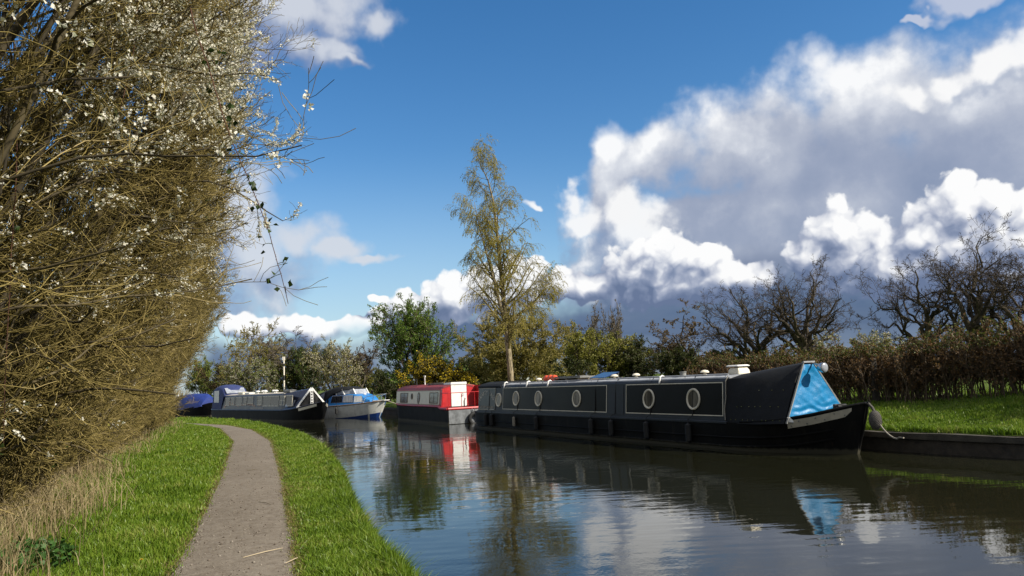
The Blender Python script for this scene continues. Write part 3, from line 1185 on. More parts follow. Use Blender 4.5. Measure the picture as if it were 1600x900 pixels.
# cratch cover, its pale edges, studs
cv = []
rc = np.random.default_rng(6)
for x, pr in ((16.46, [(-1.01, 0.62), (-0.93, 1.15), (-0.85, 1.665), (-0.45, 1.755), (0, 1.80)]),
              (17.0, [(-1.03, 0.62), (-0.86, 1.20), (-0.70, 1.68), (-0.35, 1.80), (0, 1.86)]),
              (17.6, [(-1.02, 0.63), (-0.78, 1.18), (-0.50, 1.63), (-0.25, 1.85), (0, 1.925)]),
              (18.20, [(-0.955, 0.66), (-0.62, 1.20), (-0.36, 1.60), (-0.15, 1.93), (0, 1.985)])):
    row = pr + [(-y, z) for y, z in pr[::-1][1:]]
    cv.append([(x + (0.16 * (1.6 - z) / 1.0 if x > 18 else 0) * (1 if z < 1.6 else 0.0) + rc.normal() * 0.0, y, z) for y, z in row])
cover = MB().loft(cv, smooth=True).build("bow_cover", M_CANVAS, black, sharp=0.9)
mb = MB()
for s in (-1,):
    for (x0, x1, zz, n) in ((16.7, 18.2, 0.72, 9), (16.8, 18.0, 1.02, 7), (17.4, 18.05, 1.38, 3)):
        for k in range(n):
            x = x0 + (x1 - x0) * k / (n - 1) + rc.normal() * 0.03
            i = min(2, max(0, int(np.searchsorted([16.46, 17.0, 17.6, 18.2], x)) - 1))
            fr = (x - [16.46, 17.0, 17.6, 18.2][i]) / ([17.0, 17.6, 18.2, 18.8][i] - [16.46, 17.0, 17.6, 18.2][i])
            ya = np.interp(zz, [p[2] for p in cv[i][:5]], [p[1] for p in cv[i][:5]])
            yb = np.interp(zz, [p[2] for p in cv[i + 1][:5]], [p[1] for p in cv[i + 1][:5]])
            MB().lathe([(0.012, 0), (0.009, 0.012)], (x, ya + (yb - ya) * fr - 0.014, zz), 6, axis='y').build("stud", M_CHROME, cover)
# pale cord where cover meets cabin
mb = MB()
mb.tube([(16.46, -0.80, 1.74), (16.45, -0.875, 1.62), (16.47, -0.93, 1.2), (16.44, -0.965, 0.95), (16.50, -1.02, 0.70)], 0.012, 6)
mb.build("cover_cord", M_PALEROPE, black)
# blue tarpaulin in the triangular front, crinkled
NT, NU = 56, 50
rt = np.random.default_rng(12)
wv = [(rt.normal() * 5, rt.normal() * 7, rt.uniform(0, 6), rt.uniform(0.001, 0.005)) for _ in range(9)] + [(rt.normal() * 15, rt.normal() * 18, rt.uniform(0, 6), rt.uniform(0.0006, 0.0022)) for _ in range(20)]
V = []
for i in range(NT):
    t = i / (NT - 1)
    z = 0.80 + 1.13 * t
    hw = 0.86 * (1 - t) + 0.135 * t
    for k in range(NU):
        u = k / (NU - 1) * 2 - 1
        y = u * hw
        dx = sum(a * math.sin(y * fx + z * fz + ph) for fx, fz, ph, a in wv)
        fold = 0.014 * math.exp(-((t - 0.10) / 0.10) ** 2) * math.sin(z * 34 + 2.5 * math.sin(y * 4.1) + 1.2 * math.sin(y * 9.7))
        edge = min(1, 4 * (1 - abs(u)))
        V.append((18.40 - 0.15 * t + (dx + fold) * edge + 0.02, y, z - (0.03 * abs(math.sin(y * 6)) if i == 0 else 0)))
F = [(i * NU + k, i * NU + k + 1, (i + 1) * NU + k + 1, (i + 1) * NU + k) for i in range(NT - 1) for k in range(NU - 1)]
MB().add(V, F, True).build("blue_tarpaulin", M_TARP, black, sharp=3)
mb = MB()
for s in (-1, 1):
    mb.bar((18.42, s * 0.945, 0.66), (18.265, s * 0.155, 1.955), 0.035, 0.03)
mb.build("cover_edging", M_GREYB, black)
mb = MB()
mb.bar((18.27, -0.17, 1.985), (18.27, 0.17, 1.985), 0.06, 0.035)
mb.build("ridge_cap", M_ROOFG, black)
mb = MB()
mb.hexa([(18.36, -0.90, 0.685), (18.50, -0.84, 0.685), (18.50, 0.84, 0.685), (18.36, 0.90, 0.685), (18.40, -0.90, 0.80), (18.46, -0.84, 0.79), (18.46, 0.84, 0.79), (18.40, 0.90, 0.80)])
mb.build("cratch_board", M_WHITE, black, bevel=0.01)
mb = MB()
mb.tube([(18.28, 0.0, 1.99), (18.28, 0.01, 2.16)], 0.006, 5)
mb.build("aerial", M_RUBBER, black)
# headlamp on the cratch
mb = MB()
mb.lathe([(0.02, -0.14), (0.07, -0.12), (0.105, -0.04), (0.115, 0.03), (0.118, 0.05), (0.10, 0.052)], (18.60, 0.08, 1.84), 20, axis='x')
mb.bar((18.30, 0.08, 1.95), (18.52, 0.08, 1.90), 0.03)
hl = mb.build("headlamp", M_CHROME, black)
mb = MB()
mb.lathe([(0.102, 0.053), (0.085, 0.068), (0.03, 0.08)], (18.60, 0.08, 1.84), 20, axis='x')
mb.build("lens", M_CLEARV, hl)
# bow flash with rivets, bow rail, deck stud
mb = MB()
rivs = []
for s in (-1, 1):
    rows = []
    for x in np.linspace(18.36, 19.60, 14):
        g_, w_, h_, s_ = hat(x)
        rows.append((x, h_ - 0.035, h_ - 0.20 + (0.10 if x > 19.5 else 0) * (x - 19.5) / 0.1))
    V = []
    for x, zt, zb in rows:
        g_, w_, h_, s_ = hat(x)
        for zz in (zb, zt):
            V.append((x - s_ * (1 - (zz + 0.3) / (h_ + 0.3)), s * (hhalf(x, zz) + 0.016), zz))
    F = [(2 * i, 2 * i + 2, 2 * i + 3, 2 * i + 1) for i in range(13)]
    mb.add(V, F if s < 0 else [f[::-1] for f in F], False)
    for k, x in enumerate(np.linspace(18.45, 19.5, 7)):
        g_, w_, h_, s_ = hat(x)
        zz = h_ - (0.08 if k % 2 else 0.16)
        rivs.append(MB().lathe([(0.016, -0.012), (0.016, 0.003), (0.008, 0.010)], (x - s_ * (1 - (zz + 0.3) / (h_ + 0.3)), s * (hhalf(x, zz) + 0.022), zz), 8, axis='y'))
fl = mb.build("bow_flash", M_STONE, black)
for r_ in rivs:
    r_.build("rivet", M_GREYB, fl)
mb = MB()
for s in (-1, 1):
    mb.tube([(x, s * (hat(x)[0] - 0.01), hat(x)[2] + 0.015) for x in np.concatenate([np.linspace(17.0, 19.3, 12), [19.55, 19.7, 19.78]])], 0.032, 8)
mb.tube([(19.80, 0, 1.10), (19.79, 0, 1.04), (19.74, 0, 0.85), (19.60, 0, 0.45), (19.42, 0, 0.05), (19.3, 0, -0.2)], 0.024, 8)
mb.build("bow_rail", M_BLACK, black)
mb = MB()
mb.tube([(19.15, -0.05, 0.85), (19.15, -0.05, 1.02)], 0.035, 8)
mb.tube([(19.15, -0.17, 1.0), (19.15, 0.07, 1.0)], 0.028, 8)
for k in range(5):
    a = k * 1.256
    mb.tube([(19.05 + 0.12 * math.cos(a + t), 0.0 + 0.12 * math.sin(a + t), 0.90 + 0.03 * k) for t in np.linspace(0, 5.5, 14)], 0.025, 6)
mb.build("mooring_stud", M_RUBBER, black)

# things hung from, or lying on, the black boat
fx = [(2.15, 'r'), (2.75, 'r'), (4.80, 'p'), (6.62, 'r'), (10.35, 'r'), (11.50, 'r'), (13.30, 'r'), (15.15, 'r')]
words = {2.15: "black tube fender beside the stern lettering of the black narrowboat", 2.75: "black tube fender below the sternmost porthole of the black boat",
         4.80: "pale rope fender hung low on the black narrowboat's side", 6.62: "black tube fender between the second and third portholes of the long panel",
         10.35: "black tube fender near the front end of the long black panel", 11.50: "black tube fender under the slate grey side hatch",
         13.30: "black tube fender under the left porthole of the front panel", 15.15: "black tube fender under the right porthole of the front panel"}
for x, k in fx:
    e = empty("boat_fender", FB.w(x, -1.10, 0.36), FB.rz, words[x], "fender", "fenders hung along the black boat")
    s = 0.75 if k == 'p' else 1.0
    MB().lathe([(0.02, -0.24 * s), (0.075 * s, -0.21 * s), (0.08 * s, 0.0), (0.075 * s, 0.19 * s), (0.02, 0.23 * s)], (0, 0, 0), 14).build("fender_body", M_PALEROPE if k == 'p' else M_RUBBER, e)
    MB().tube([(0, 0, 0.2), (0, 0.02, 0.34), (0, 0.165, 0.40), (0, 0.22, 1.00), (0, 0.265, 1.28), (0, 0.36, 1.40)], 0.011, 6).build("lanyard", M_RUBBER, e)
# knotted rope fender on the stem
e = empty("rope_fender", FB.w(19.94, 0, 0.72), FB.rz, "knotted grey rope fender hanging on the black narrowboat's bow", "fender")
mb = MB()
rk = np.random.default_rng(2)
for k in range(15):
    a0 = k * 0.42
    pts = [(0.145 * math.sin(u) * math.cos(a0 + u * 1.6), 0.155 * math.sin(u) * math.sin(a0 + u * 1.6), -0.25 * math.cos(u)) for u in np.linspace(0.2, 2.95, 16)]
    mb.tube(pts, 0.026, 6)
    pts = [(0.15 * math.sin(u) * math.cos(a0 - u * 1.6), 0.16 * math.sin(u) * math.sin(a0 - u * 1.6), -0.25 * math.cos(u)) for u in np.linspace(0.2, 2.95, 16)]
    mb.tube(pts, 0.026, 6)
mb.lathe([(0.03, -0.22), (0.12, -0.12), (0.13, 0.0), (0.11, 0.13), (0.03, 0.22)], (0, 0, 0), 12)
kb = mb.build("knotted_body", M_ROPE, e)
kb.scale = (0.72, 0.72, 0.74)
MB().tube([(0, 0, 0.16), (-0.05, 0, 0.26), (-0.13, 0, 0.335), (-0.2, 0, 0.34)], 0.03, 8).build("hanging_rope", M_ROPE, e)
p0 = np.array(FB.w(19.85, 0.1, 0.80))
p1 = onz(1412, 684, 0.43)
pts = [tuple(p0 + (p1 - p0) * t - np.array([0, 0, 0.32 * 4 * t * (1 - t) * 0.55])) for t in np.linspace(0, 1, 14)]
pts = [(a, b, max(c, 0.425) if i > 10 else c) for i, (a, b, c) in enumerate(pts)]
tag(MB().tube(pts, 0.016, 6).build("mooring_rope", M_PALEROPE), "pale mooring rope sagging from the black bow to the bank", "rope")
# roof cargo
x = FB.x_at(860, -0.25, 1.85)
mb = MB()
for k, (dx, r) in enumerate(((-0.30, 0.12), (0.0, 0.13), (0.28, 0.12))):
    mb.tube([(dx - 0.16, 0.02 * k, 0.10), (dx - 0.06, 0.03, 0.125), (dx + 0.08, 0, 0.12), (dx + 0.2, 0.02, 0.09)], [r * 0.6, r, r * 0.97, r * 0.55], 12)
o = mb.build("orange_bag", M_ORANGE)
o.location = FB.w(x, -0.25, 1.75)
o.rotation_euler = (0, 0, FB.rz)
tag(o, "crumpled orange bundle lying on the black narrowboat's roof", "bundle")
x0, x1 = FB.x_at(877, -0.2, 1.9), FB.x_at(921, -0.2, 1.9)
e = empty("roof_rack", FB.w(x0, -0.2, 1.765), FB.rz, "grey boards stacked on bearers on the black narrowboat's roof", "boards")
for dx in (0.15, (x1 - x0) * 0.5, x1 - x0 - 0.15):
    MB().box(dx - 0.04, dx + 0.04, -0.35, 0.4, 0.0, 0.085).build("bearer", M_WOOD, e)
mb = MB()
mb.box(0, x1 - x0, -0.36, 0.05, 0.088, 0.115)
mb.box(0.1, x1 - x0 - 0.1, -0.30, 0.02, 0.118, 0.16)
mb.box(-0.05, x1 - x0 - 0.3, 0.07, 0.4, 0.088, 0.14)
mb.build("boards", M_GREYB, e)
x0 = FB.x_at(931, -0.2, 1.9)
e = empty("solar_panel", FB.w(x0, -0.1, 1.765), FB.rz, "tilted blue solar panel on the black narrowboat's roof", "solar panel")
MB().hexa([(0, -0.35, 0.04), (0.95, -0.35, 0.04), (0.95, 0.2, 0.20), (0, 0.2, 0.20), (0, -0.36, 0.065), (0.95, -0.36, 0.065), (0.95, 0.19, 0.225), (0, 0.19, 0.225)]).build("panel_glass", mat("solar_cell", (0.02, 0.035, 0.09), 0.15), e)
for sx_, sy_, sh_ in ((0.03, 0.17, 0.19), (0.92, 0.17, 0.19), (0.03, -0.34, 0.05), (0.92, -0.34, 0.05)):
    MB().bar((sx_, sy_, 0), (sx_, sy_, sh_), 0.03).build("stand_leg", M_CHROME, e)

# ================= the short red boat =================
pr0, pr1 = onz(686, 636, 0.78), onz(617, 633.5, 0.78)
bdir = (pr0 - pr1)[:2]
bdir /= np.linalg.norm(bdir)
nrm = np.array([-bdir[1], bdir[0]])
LR = float(np.linalg.norm((pr0 - pr1)[:2]))
FR = Frame(pr1[:2] + nrm * 0.98, bdir)
red = empty("red_boat", FR.w(0, 0, 0), FR.rz, "short red and cream canal boat with white stern door", "canal boat")
LE = LR + 1.25
STR = [(-1.2, 0.10, 0.05, 0.95, -0.1), (-0.8, 0.5, 0.3, 0.90, 0), (0.0, 0.88, 0.75, 0.84, 0), (0.9, 1.0, 0.97, 0.80, 0), (LR - 0.05, 1.0, 0.98, 0.78, 0), (LE, 1.0, 0.98, 0.70, 0)]
rat, rhalf = build_hull(STR, M_BLACK, red)
MB().box(LE + 0.002, LE + 0.02, -0.96, 0.96, 0.02, 0.66).build("transom", M_TRANSOM, red)
mb = MB()
for s in (-1, 1):
    mb.tube([(x, s * (rat(x)[0] + 0.005), rat(x)[2] + (0.02)) for x in np.concatenate([np.linspace(-0.8, LR, 12)])], 0.045, 8)
    mb.tube([(LR, s * 1.0, 0.80), (LR + 0.3, s * 1.0, 0.72), (LE, s * 0.99, 0.70)], 0.07, 8)
mb.tube([(LE, -0.99, 0.70), (LE, 0.99, 0.70)], 0.06, 8)
mb.build("gunwale", M_RED, red)
PR = [(-0.90, 0.80), (-0.82, 1.60), (-0.70, 1.70), (-0.35, 1.80), (0, 1.83), (0.35, 1.80), (0.70, 1.70), (0.82, 1.60), (0.90, 0.80)]
cabin_loft([0.0, LR * 0.5, LR], PR, "cabin", M_RED, red)
cabin_loft([-0.03, LR + 0.06], [(-0.83, 1.605), (-0.715, 1.712), (-0.36, 1.815), (0, 1.845), (0.36, 1.815), (0.715, 1.712), (0.83, 1.605), (0.35, 1.74), (-0.35, 1.74)], "roof", M_DKRED, red, bevel=0)


def side(x, z, out=0.0, s=-1):
    return (x, s * (0.90 - 0.08 * (z - 0.80) / 0.80 + out), z)


xa = lambda px, z=1.2: FR.x_at(px, -0.86, z)
framed(xa(619.5), xa(687.2), 0.86, 1.56, red, mat("ivory_paint", (0.72, 0.68, 0.56), 0.5, var=0.08, vscale=4, grime=0.12), mat("fawn_paint", (0.26, 0.21, 0.15), 0.5), w=0.035)


def window(x0, x1, z0, z1, root, mg, mf, bars=(1, 1), w=0.035, nm="window"):
    mb = MB()
    for a, b, c, d in ((x0, x1, z0, z0 + w), (x0, x1, z1 - w, z1), (x0, x0 + w, z0 + w, z1 - w), (x1 - w, x1, z0 + w, z1 - w)):
        slab(mb, a, b, c, d, -0.01, 0.026)
    for k in range(bars[0]):
        xm = x0 + (x1 - x0) * (k + 1) / (bars[0] + 1)
        slab(mb, xm - w * 0.35, xm + w * 0.35, z0 + w, z1 - w, 0.0, 0.022)
    for k in range(bars[1]):
        zm = z0 + (z1 - z0) * (k + 1) / (bars[1] + 1)
        slab(mb, x0 + w, x1 - w, zm - w * 0.35, zm + w * 0.35, 0.0, 0.0205)
    f_ = mb.build(nm, mf, root)
    mb = MB()
    slab(mb, x0 + w * 0.6, x1 - w * 0.6, z0 + w * 0.6, z1 - w * 0.6, -0.01, 0.0125)
    mb.build("pane", mg, f_)
    return f_


M_FRAMEB = mat("brown_window_frame", (0.15, 0.12, 0.075), 0.6, var=0.2)
window(xa(626), xa(637.5), 0.93, 1.46, red, M_GLASSP, M_FRAMEB)
window(xa(671.5), xa(684.8), 0.93, 1.46, red, M_GLASSP, M_FRAMEB)
porthole(xa(644), 1.27, 0.16, red, M_GLASSD, M_FRAMEB)
xo = xa(654.4)
mb = MB()
V = [side(xo + 0.24 * math.cos(t), 1.19 + 0.30 * math.sin(t), 0.014) for t in np.linspace(0, 2 * math.pi, 25)[:-1]]
mb.add(V, [tuple(range(24))])
ov = mb.build("oval_plate", M_FRAMEB, red)
mb = MB()
mb.add([side(xo + 0.15 * math.cos(t), 1.19 + 0.21 * math.sin(t), 0.02) for t in np.linspace(0, 2 * math.pi, 25)[:-1]], [tuple(range(24))])
mb.build("oval_glass", M_GLASSP, ov)
# stern bulkhead: red wings, white door rising above the roof
mb = MB()
mb.hexa([(LR + 0.01, -0.90, 0.74), (LR + 0.05, -0.90, 0.74), (LR + 0.05, -0.40, 0.74), (LR + 0.01, -0.40, 0.74), (LR + 0.01, -0.80, 1.64), (LR + 0.05, -0.80, 1.64), (LR + 0.05, -0.40, 1.80), (LR + 0.01, -0.40, 1.80)])
mb.build("bulkhead", M_RED, red, bevel=0.008)
mb = MB()
mb.hexa([(LR + 0.01, 0.42, 0.74), (LR + 0.05, 0.42, 0.74), (LR + 0.05, 0.92, 0.74), (LR + 0.01, 0.92, 0.74), (LR + 0.01, 0.42, 1.80), (LR + 0.05, 0.42, 1.80), (LR + 0.05, 0.84, 1.72), (LR + 0.01, 0.84, 1.72)])
mb.build("bulkhead", M_RED, red, bevel=0.008)
mb = MB()
mb.box(LR + 0.02, LR + 0.07, -0.38, 0.40, 0.76, 1.84)
mb.hexa([(LR - 0.9, -0.40, 1.79), (LR + 0.10, -0.40, 1.79), (LR + 0.10, 0.42, 1.79), (LR - 0.9, 0.42, 1.79), (LR - 0.9, -0.38, 1.88), (LR + 0.10, -0.38, 1.90), (LR + 0.10, 0.40, 1.90), (LR - 0.9, 0.40, 1.88)])
dr = mb.build("stern_door", M_WHITE, red, bevel=0.012)
MB().tube([(LR + 0.075, 0.2, 1.25), (LR + 0.12, 0.2, 1.25), (LR + 0.12, 0.2, 1.36), (LR + 0.075, 0.2, 1.36)], 0.012, 6).build("handle", M_RUBBER, dr)
MB().hexa([(LR + 0.05, 0.92, 0.74), (LR + 0.55, 0.97, 0.74), (LR + 0.55, 1.0, 0.74), (LR + 0.05, 0.96, 0.74), (LR + 0.05, 0.84, 1.72), (LR + 0.55, 0.90, 1.72), (LR + 0.55, 0.93, 1.72), (LR + 0.05, 0.88, 1.72)]).build("open_door", M_RED, red)
MB().hexa([(LR + 0.05, -0.95, 0.74), (LR + 0.30, -0.97, 0.74), (LR + 0.30, -0.94, 0.74), (LR + 0.05, -0.92, 0.74), (LR + 0.05, -0.87, 1.62), (LR + 0.30, -0.89, 1.58), (LR + 0.30, -0.86, 1.58), (LR + 0.05, -0.84, 1.62)]).build("open_door", M_RED, red)
mb = MB()
for z in (1.42,):
    mb.tube([(LR + 0.1, -0.94, z), (LE - 0.05, -0.94, z), (LE - 0.05, 0.94, z), (LR + 0.2, 0.94, z)], 0.017, 8)
for x, y in ((LR + 0.4, -0.94), (LE - 0.05, -0.94), (LE - 0.05, -0.3), (LE - 0.05, 0.35), (LE - 0.05, 0.94)):
    mb.tube([(x, y, 0.72), (x, y, 1.42)], 0.015, 8)
mb.build("stern_rail", M_RED, red)
mb = MB()
mb.tube([(LE - 0.5, 0.0, 1.02), (LE - 0.1, -0.1, 1.12), (LE + 0.12, -0.2, 1.16)], 0.022, 8)
mb.tube([(LE - 0.5, 0.0, 0.72), (LE - 0.5, 0.0, 1.02)], 0.03, 8)
mb.build("tiller", M_RUBBER, red)
mb = MB()
mb.lathe([(0.05, 0), (0.05, 0.34), (0.065, 0.345), (0.065, 0.37), (0.02, 0.375)], (xa(633), -0.2, 1.80), 12)
mb.build("chimney", M_RUBBER, red)
mb = MB()
mb.lathe([(0.035, 0), (0.035, 0.42), (0.055, 0.425), (0.055, 0.50), (0.02, 0.505)], (xa(643), -0.1, 1.82), 12)
mb.build("chimney", M_GRP, red)
mb = MB()
mb.tube([(LE + 0.06, 0.5, 0.62), (LE + 0.25, 0.45, 0.60), (LE + 0.25, 0.9, 0.58), (LE + 0.06, 0.9, 0.62)], 0.018, 6)
mb.tube([(LE + 0.06, 0.15, 0.66), (LE + 0.2, 0.3, 0.45), (LE + 0.2, 0.75, 0.44)], 0.014, 6)
mb.build("boarding_step", M_CHROME, red)
e = empty("tyre_fender", FR.w(LE + 0.14, 0.25, 0.20), FR.rz, "black tyre fender hung behind the red boat's stern", "fender")
mb = MB()
mb.tube([(0, 0.25 * math.cos(t), 0.25 * math.sin(t)) for t in np.linspace(0, 2 * math.pi, 25)[:-1]], 0.085, 10, closed=True)
mb.build("tyre", M_RUBBER, e)
MB().tube([(0, 0, 0.25), (0, 0, 0.36), (-0.06, 0, 0.50)], 0.014, 6).build("lanyard", M_ROPE, e)
e = empty("roof_boards", FR.w(LR - 3.6, -0.25, 1.83), FR.rz, "pale planks and clutter lying on the red boat's roof", "planks")
MB().box(0, 2.6, -0.1, 0.12, 0.0, 0.035).box(0.3, 2.2, 0.16, 0.4, 0.005, 0.05).build("planks", M_GREYB, e)
MB().bar((0.2, -0.15, 0.06), (1.9, 0.1, 0.08), 0.04).build("pole", M_WOOD, e)

# ================= the blue narrowboat with the pram hood =================
FN = Frame((-23.2, 63.2), (11.9, -16.2))
LN = 20.1
blue = empty("narrowboat", FN.w(0, 0, 0), FN.rz, "dark blue narrowboat with a pram hood and white triangular bow frame", "narrowboat", "narrowboats moored along the far bank")
STN = [(0.0, 0.22, 0.10, 0.72, 0.0), (0.12, 0.55, 0.35, 0.72, 0.0), (0.4, 0.84, 0.70, 0.72, 0.0), (0.9, 0.99, 0.92, 0.70, 0.0), (1.5, 1.04, 1.01, 0.68, 0),
       (LN - 4, 1.04, 1.01, 0.68, 0), (LN - 2.6, 1.0, 0.85, 0.74, 0.04), (LN - 1.5, 0.86, 0.52, 0.85, 0.12), (LN - 0.7, 0.60, 0.22, 0.98, 0.26), (LN - 0.2, 0.25, 0.05, 1.10, 0.38), (LN, 0.06, 0.02, 1.12, 0.42)]
nat, nhalf = build_hull(STN, M_BLACK, blue)
mb = MB()
for s in (-1, 1):
    mb.tube([(x, s * (nat(x)[0] + 0.004), nat(x)[2]) for x in np.concatenate([[0.5, 0.9], np.linspace(1.5, LN - 0.1, 24)])], 0.035, 8)
mb.build("gunwale", M_BLUEP, blue)
cabin_loft([2.6, 9, LN - 4.2], [(-0.925, 0.69), (-0.845, 1.63), (-0.80, 1.685), (-0.4, 1.745), (0, 1.762), (0.4, 1.745), (0.80, 1.685), (0.845, 1.63), (0.925, 0.69)], "cabin", M_BLUEP, blue)
cabin_loft([2.5, LN - 4.1], RP, "roof", mat("pale_roof_paint", (0.42, 0.38, 0.32), 0.6, var=0.2), blue, bevel=0)


def side(x, z, out=0.0, s=-1):
    return (x, s * (0.925 - 0.08 * (z - 0.69) / 0.94 + out), z)


xn = lambda px, z=1.3: FN.x_at(px, -0.88, z)
M_FR = mat("pale_window_frame", (0.50, 0.46, 0.38), 0.5)
for p0, p1, mg, br, z0, z1 in ((352, 359, M_GLASSD, (0, 0), 0.98, 1.55), (360.5, 366.5, M_GLASSD, (0, 0), 1.0, 1.55), (368.6, 378, M_GLASSD, (0, 0), 0.98, 1.57),
                               (380, 385.5, M_GLASSD, (0, 0), 1.0, 1.57), (387, 395.5, M_GLASSD, (0, 0), 1.1, 1.57), (402, 409.3, M_GLASSM, (0, 1), 1.0, 1.57),
                               (410.8, 435.7, M_GLASSD, (1, 0), 0.92, 1.58), (437.5, 445, M_GLASSM, (0, 1), 0.98, 1.57), (447, 457, M_GLASSD, (0, 0), 0.92, 1.60)):
    window(xn(p0), xn(p1), z0, z1, blue, mg, M_FR, bars=br, w=0.045)
# painted mural patches of the stern half and the boat's name strip
rr = random.Random(9)
mb = MB()
for k in range(34):
    cx, cz = rr.uniform(xn(350), xn(407)), 1.02 + rr.gauss(0, 0.08)
    s, t2 = rr.uniform(0.12, 0.5), rr.uniform(0.02, 0.055)
    V = [side(cx + s * math.cos(t), cz + t2 * math.sin(t) + 0.02 * math.sin(3 * t + k), 0.007 + k * 0.0002) for t in np.linspace(0, 2 * math.pi, 12)[:-1]]
    mb.add(V, [tuple(range(11))])
mb.build("painted_mural", mat("mural_paint", (0.42, 0.27, 0.19), 0.6, var=0.6, vscale=3, dark=(0.10, 0.06, 0.05)), blue)
mb = MB()
slab(mb, xn(392, 0.75), xn(412, 0.75), 0.73, 0.86, 0, 0.012)
mb.build("name_strip", mat("worn_sign_paint", (0.20, 0.18, 0.17), 0.5, var=0.6, vscale=9), blue)
# pram hood: arched canvas with clear panels
hood = []
x0h = 0.9
for x, ht, hw in ((x0h, 1.95, 0.84), (x0h + 0.25, 2.38, 0.88), (x0h + 1.3, 2.52, 0.88), (x0h + 2.3, 2.40, 0.87), (x0h + 3.0, 1.80, 0.84)):
    pr = [(-0.95, 0.72), (-hw - 0.03, 1.5), (-hw, ht - 0.25), (-hw * 0.78, ht - 0.07), (-hw * 0.35, ht), (hw * 0.35, ht), (hw * 0.78, ht - 0.07), (hw, ht - 0.25), (hw + 0.03, 1.5), (0.95, 0.72)]
    if x > x0h + 2.8:
        pr = [(y, max(z, 1.66)) for y, z in pr]
    if x < x0h + 0.1:
        pr = [(y, z) for y, z in pr]
    hood.append([(x, y, z) for y, z in pr])
hd = MB().loft(hood, smooth=True).build("pram_hood", M_NAVYC, blue, sharp=0.8)
mb = MB()
mb.add([(x0h + 2.42, -0.70, 2.26), (x0h + 2.42, 0.70, 2.26), (x0h + 2.99, 0.70, 1.86), (x0h + 2.99, -0.70, 1.86)], [(3, 2, 1, 0)])
V = [(x0h + 0.45, -0.925, 1.2), (x0h + 1.7, -0.925, 1.2), (x0h + 1.75, -0.905, 2.10), (x0h + 0.5, -0.905, 2.08)]
mb.add(V, [(0, 1, 2, 3)])
mb.build("clear_panel", M_CLEARV, hd)
# bow: dark cover with clear side panel, white triangular frame
LC = LN - 1.75
cv = []
for x, pr in ((LN - 4.2, [(-0.98, 0.68), (-0.85, 1.66), (-0.42, 1.77), (0, 1.80)]), (LC, [(-0.90, 0.84), (-0.52, 1.38), (-0.12, 1.90), (0, 1.95)])):
    cv.append([(x, y, z) for y, z in pr + [(-y, z) for y, z in pr[::-1][1:]]])
MB().loft(cv).build("bow_cover", M_BLUEP, blue)
mb = MB()
V = []
for f, zz in ((0.25, 0.2), (0.72, 0.2), (0.72, 0.72), (0.25, 0.72)):
    a = np.array(cv[0][0]) * (1 - f) + np.array(cv[1][0]) * f
    b = np.array(cv[0][1]) * (1 - f) + np.array(cv[1][1]) * f
    p = a * (1 - zz) + b * zz
    V.append((p[0], p[1] - 0.03, p[2] + 0.005))
mb.add(V, [(0, 1, 2, 3)])
mb.build("clear_panel", M_CLEARV, blue)
mb = MB()
w = 0.09
mb.bar((LC + 0.03, -0.93, 0.86), (LC + 0.03, -0.02, 1.97), 0.05, w)
mb.bar((LC + 0.03, 0.93, 0.86), (LC + 0.03, 0.02, 1.97), 0.05, w)
mb.bar((LC + 0.035, -0.95, 0.86), (LC + 0.035, 0.95, 0.86), 0.05, w)
mb.box(LC + 0.01, LC + 0.06, -0.09, 0.09, 0.9, 1.93)
cf = mb.build("cratch_frame", M_WHITE, blue)
mb = MB()
for k in range(5):
    mb.box(LC + 0.061, LC + 0.066, -0.045, 0.045, 1.05 + k * 0.16, 1.12 + k * 0.16)
mb.build("frame_slots", M_RUBBER, cf)
MB().add([(LC + 0.012, -0.86, 0.89), (LC + 0.012, 0.86, 0.89), (LC + 0.012, 0, 1.93)], [(0, 1, 2)]).build("pane", M_GLASSD, cf)
mb = MB()
for s in (-1, 1):
    V = []
    for x in np.linspace(LC + 0.1, LN - 0.25, 8):
        h_ = nat(x)[2]
        for zz in (h_ - 0.20, h_ - 0.05):
            V.append((x - nat(x)[3] * (1 - (zz + 0.3) / (h_ + 0.3)), s * (nhalf(x, zz) + 0.016), zz))
    mb.add(V, [(2 * i, 2 * i + 2, 2 * i + 3, 2 * i + 1) for i in range(7)])
mb.build("bow_flash", M_CREAM, blue)
for px in (391, 399, 402.5, 416, 419):
    mb = MB()
    mushroom(mb, xn(px, 1.8), -0.35, 1.745, 1.5)
    mb.build("roof_vent", M_WHITE, blue)
for (pa, pb, hh, m_, lab) in ((366, 373, 0.16, M_CREAM, "cream box on the blue narrowboat's roof beside its hood"), (376, 383, 0.12, M_WHITE, "low white box on the blue narrowboat's roof, behind the vents"),
                              (436, 446, 0.16, M_GREYB, "grey folded bundle on the blue narrowboat's roof")):
    a, b = xn(pa, 1.8), xn(pb, 1.8)
    mb = MB()
    w_ = b - a
    mb.loft([[(-w_ / 2 * f, -0.2 * f, z), (w_ / 2 * f, -0.2 * f, z), (w_ / 2 * f, 0.2 * f, z), (-w_ / 2 * f, 0.2 * f, z)] for f, z in ((1, 0), (1, hh * 0.7), (1.06, hh * 0.72), (1.06, hh * 0.85), (0.6, hh))])
    o = mb.build("roof_box", m_, bevel=0.015)
    o.location = FN.w((a + b) / 2, -0.4, 1.755)
    o.rotation_euler = (0, 0, FN.rz)
    tag(o, lab, "box")

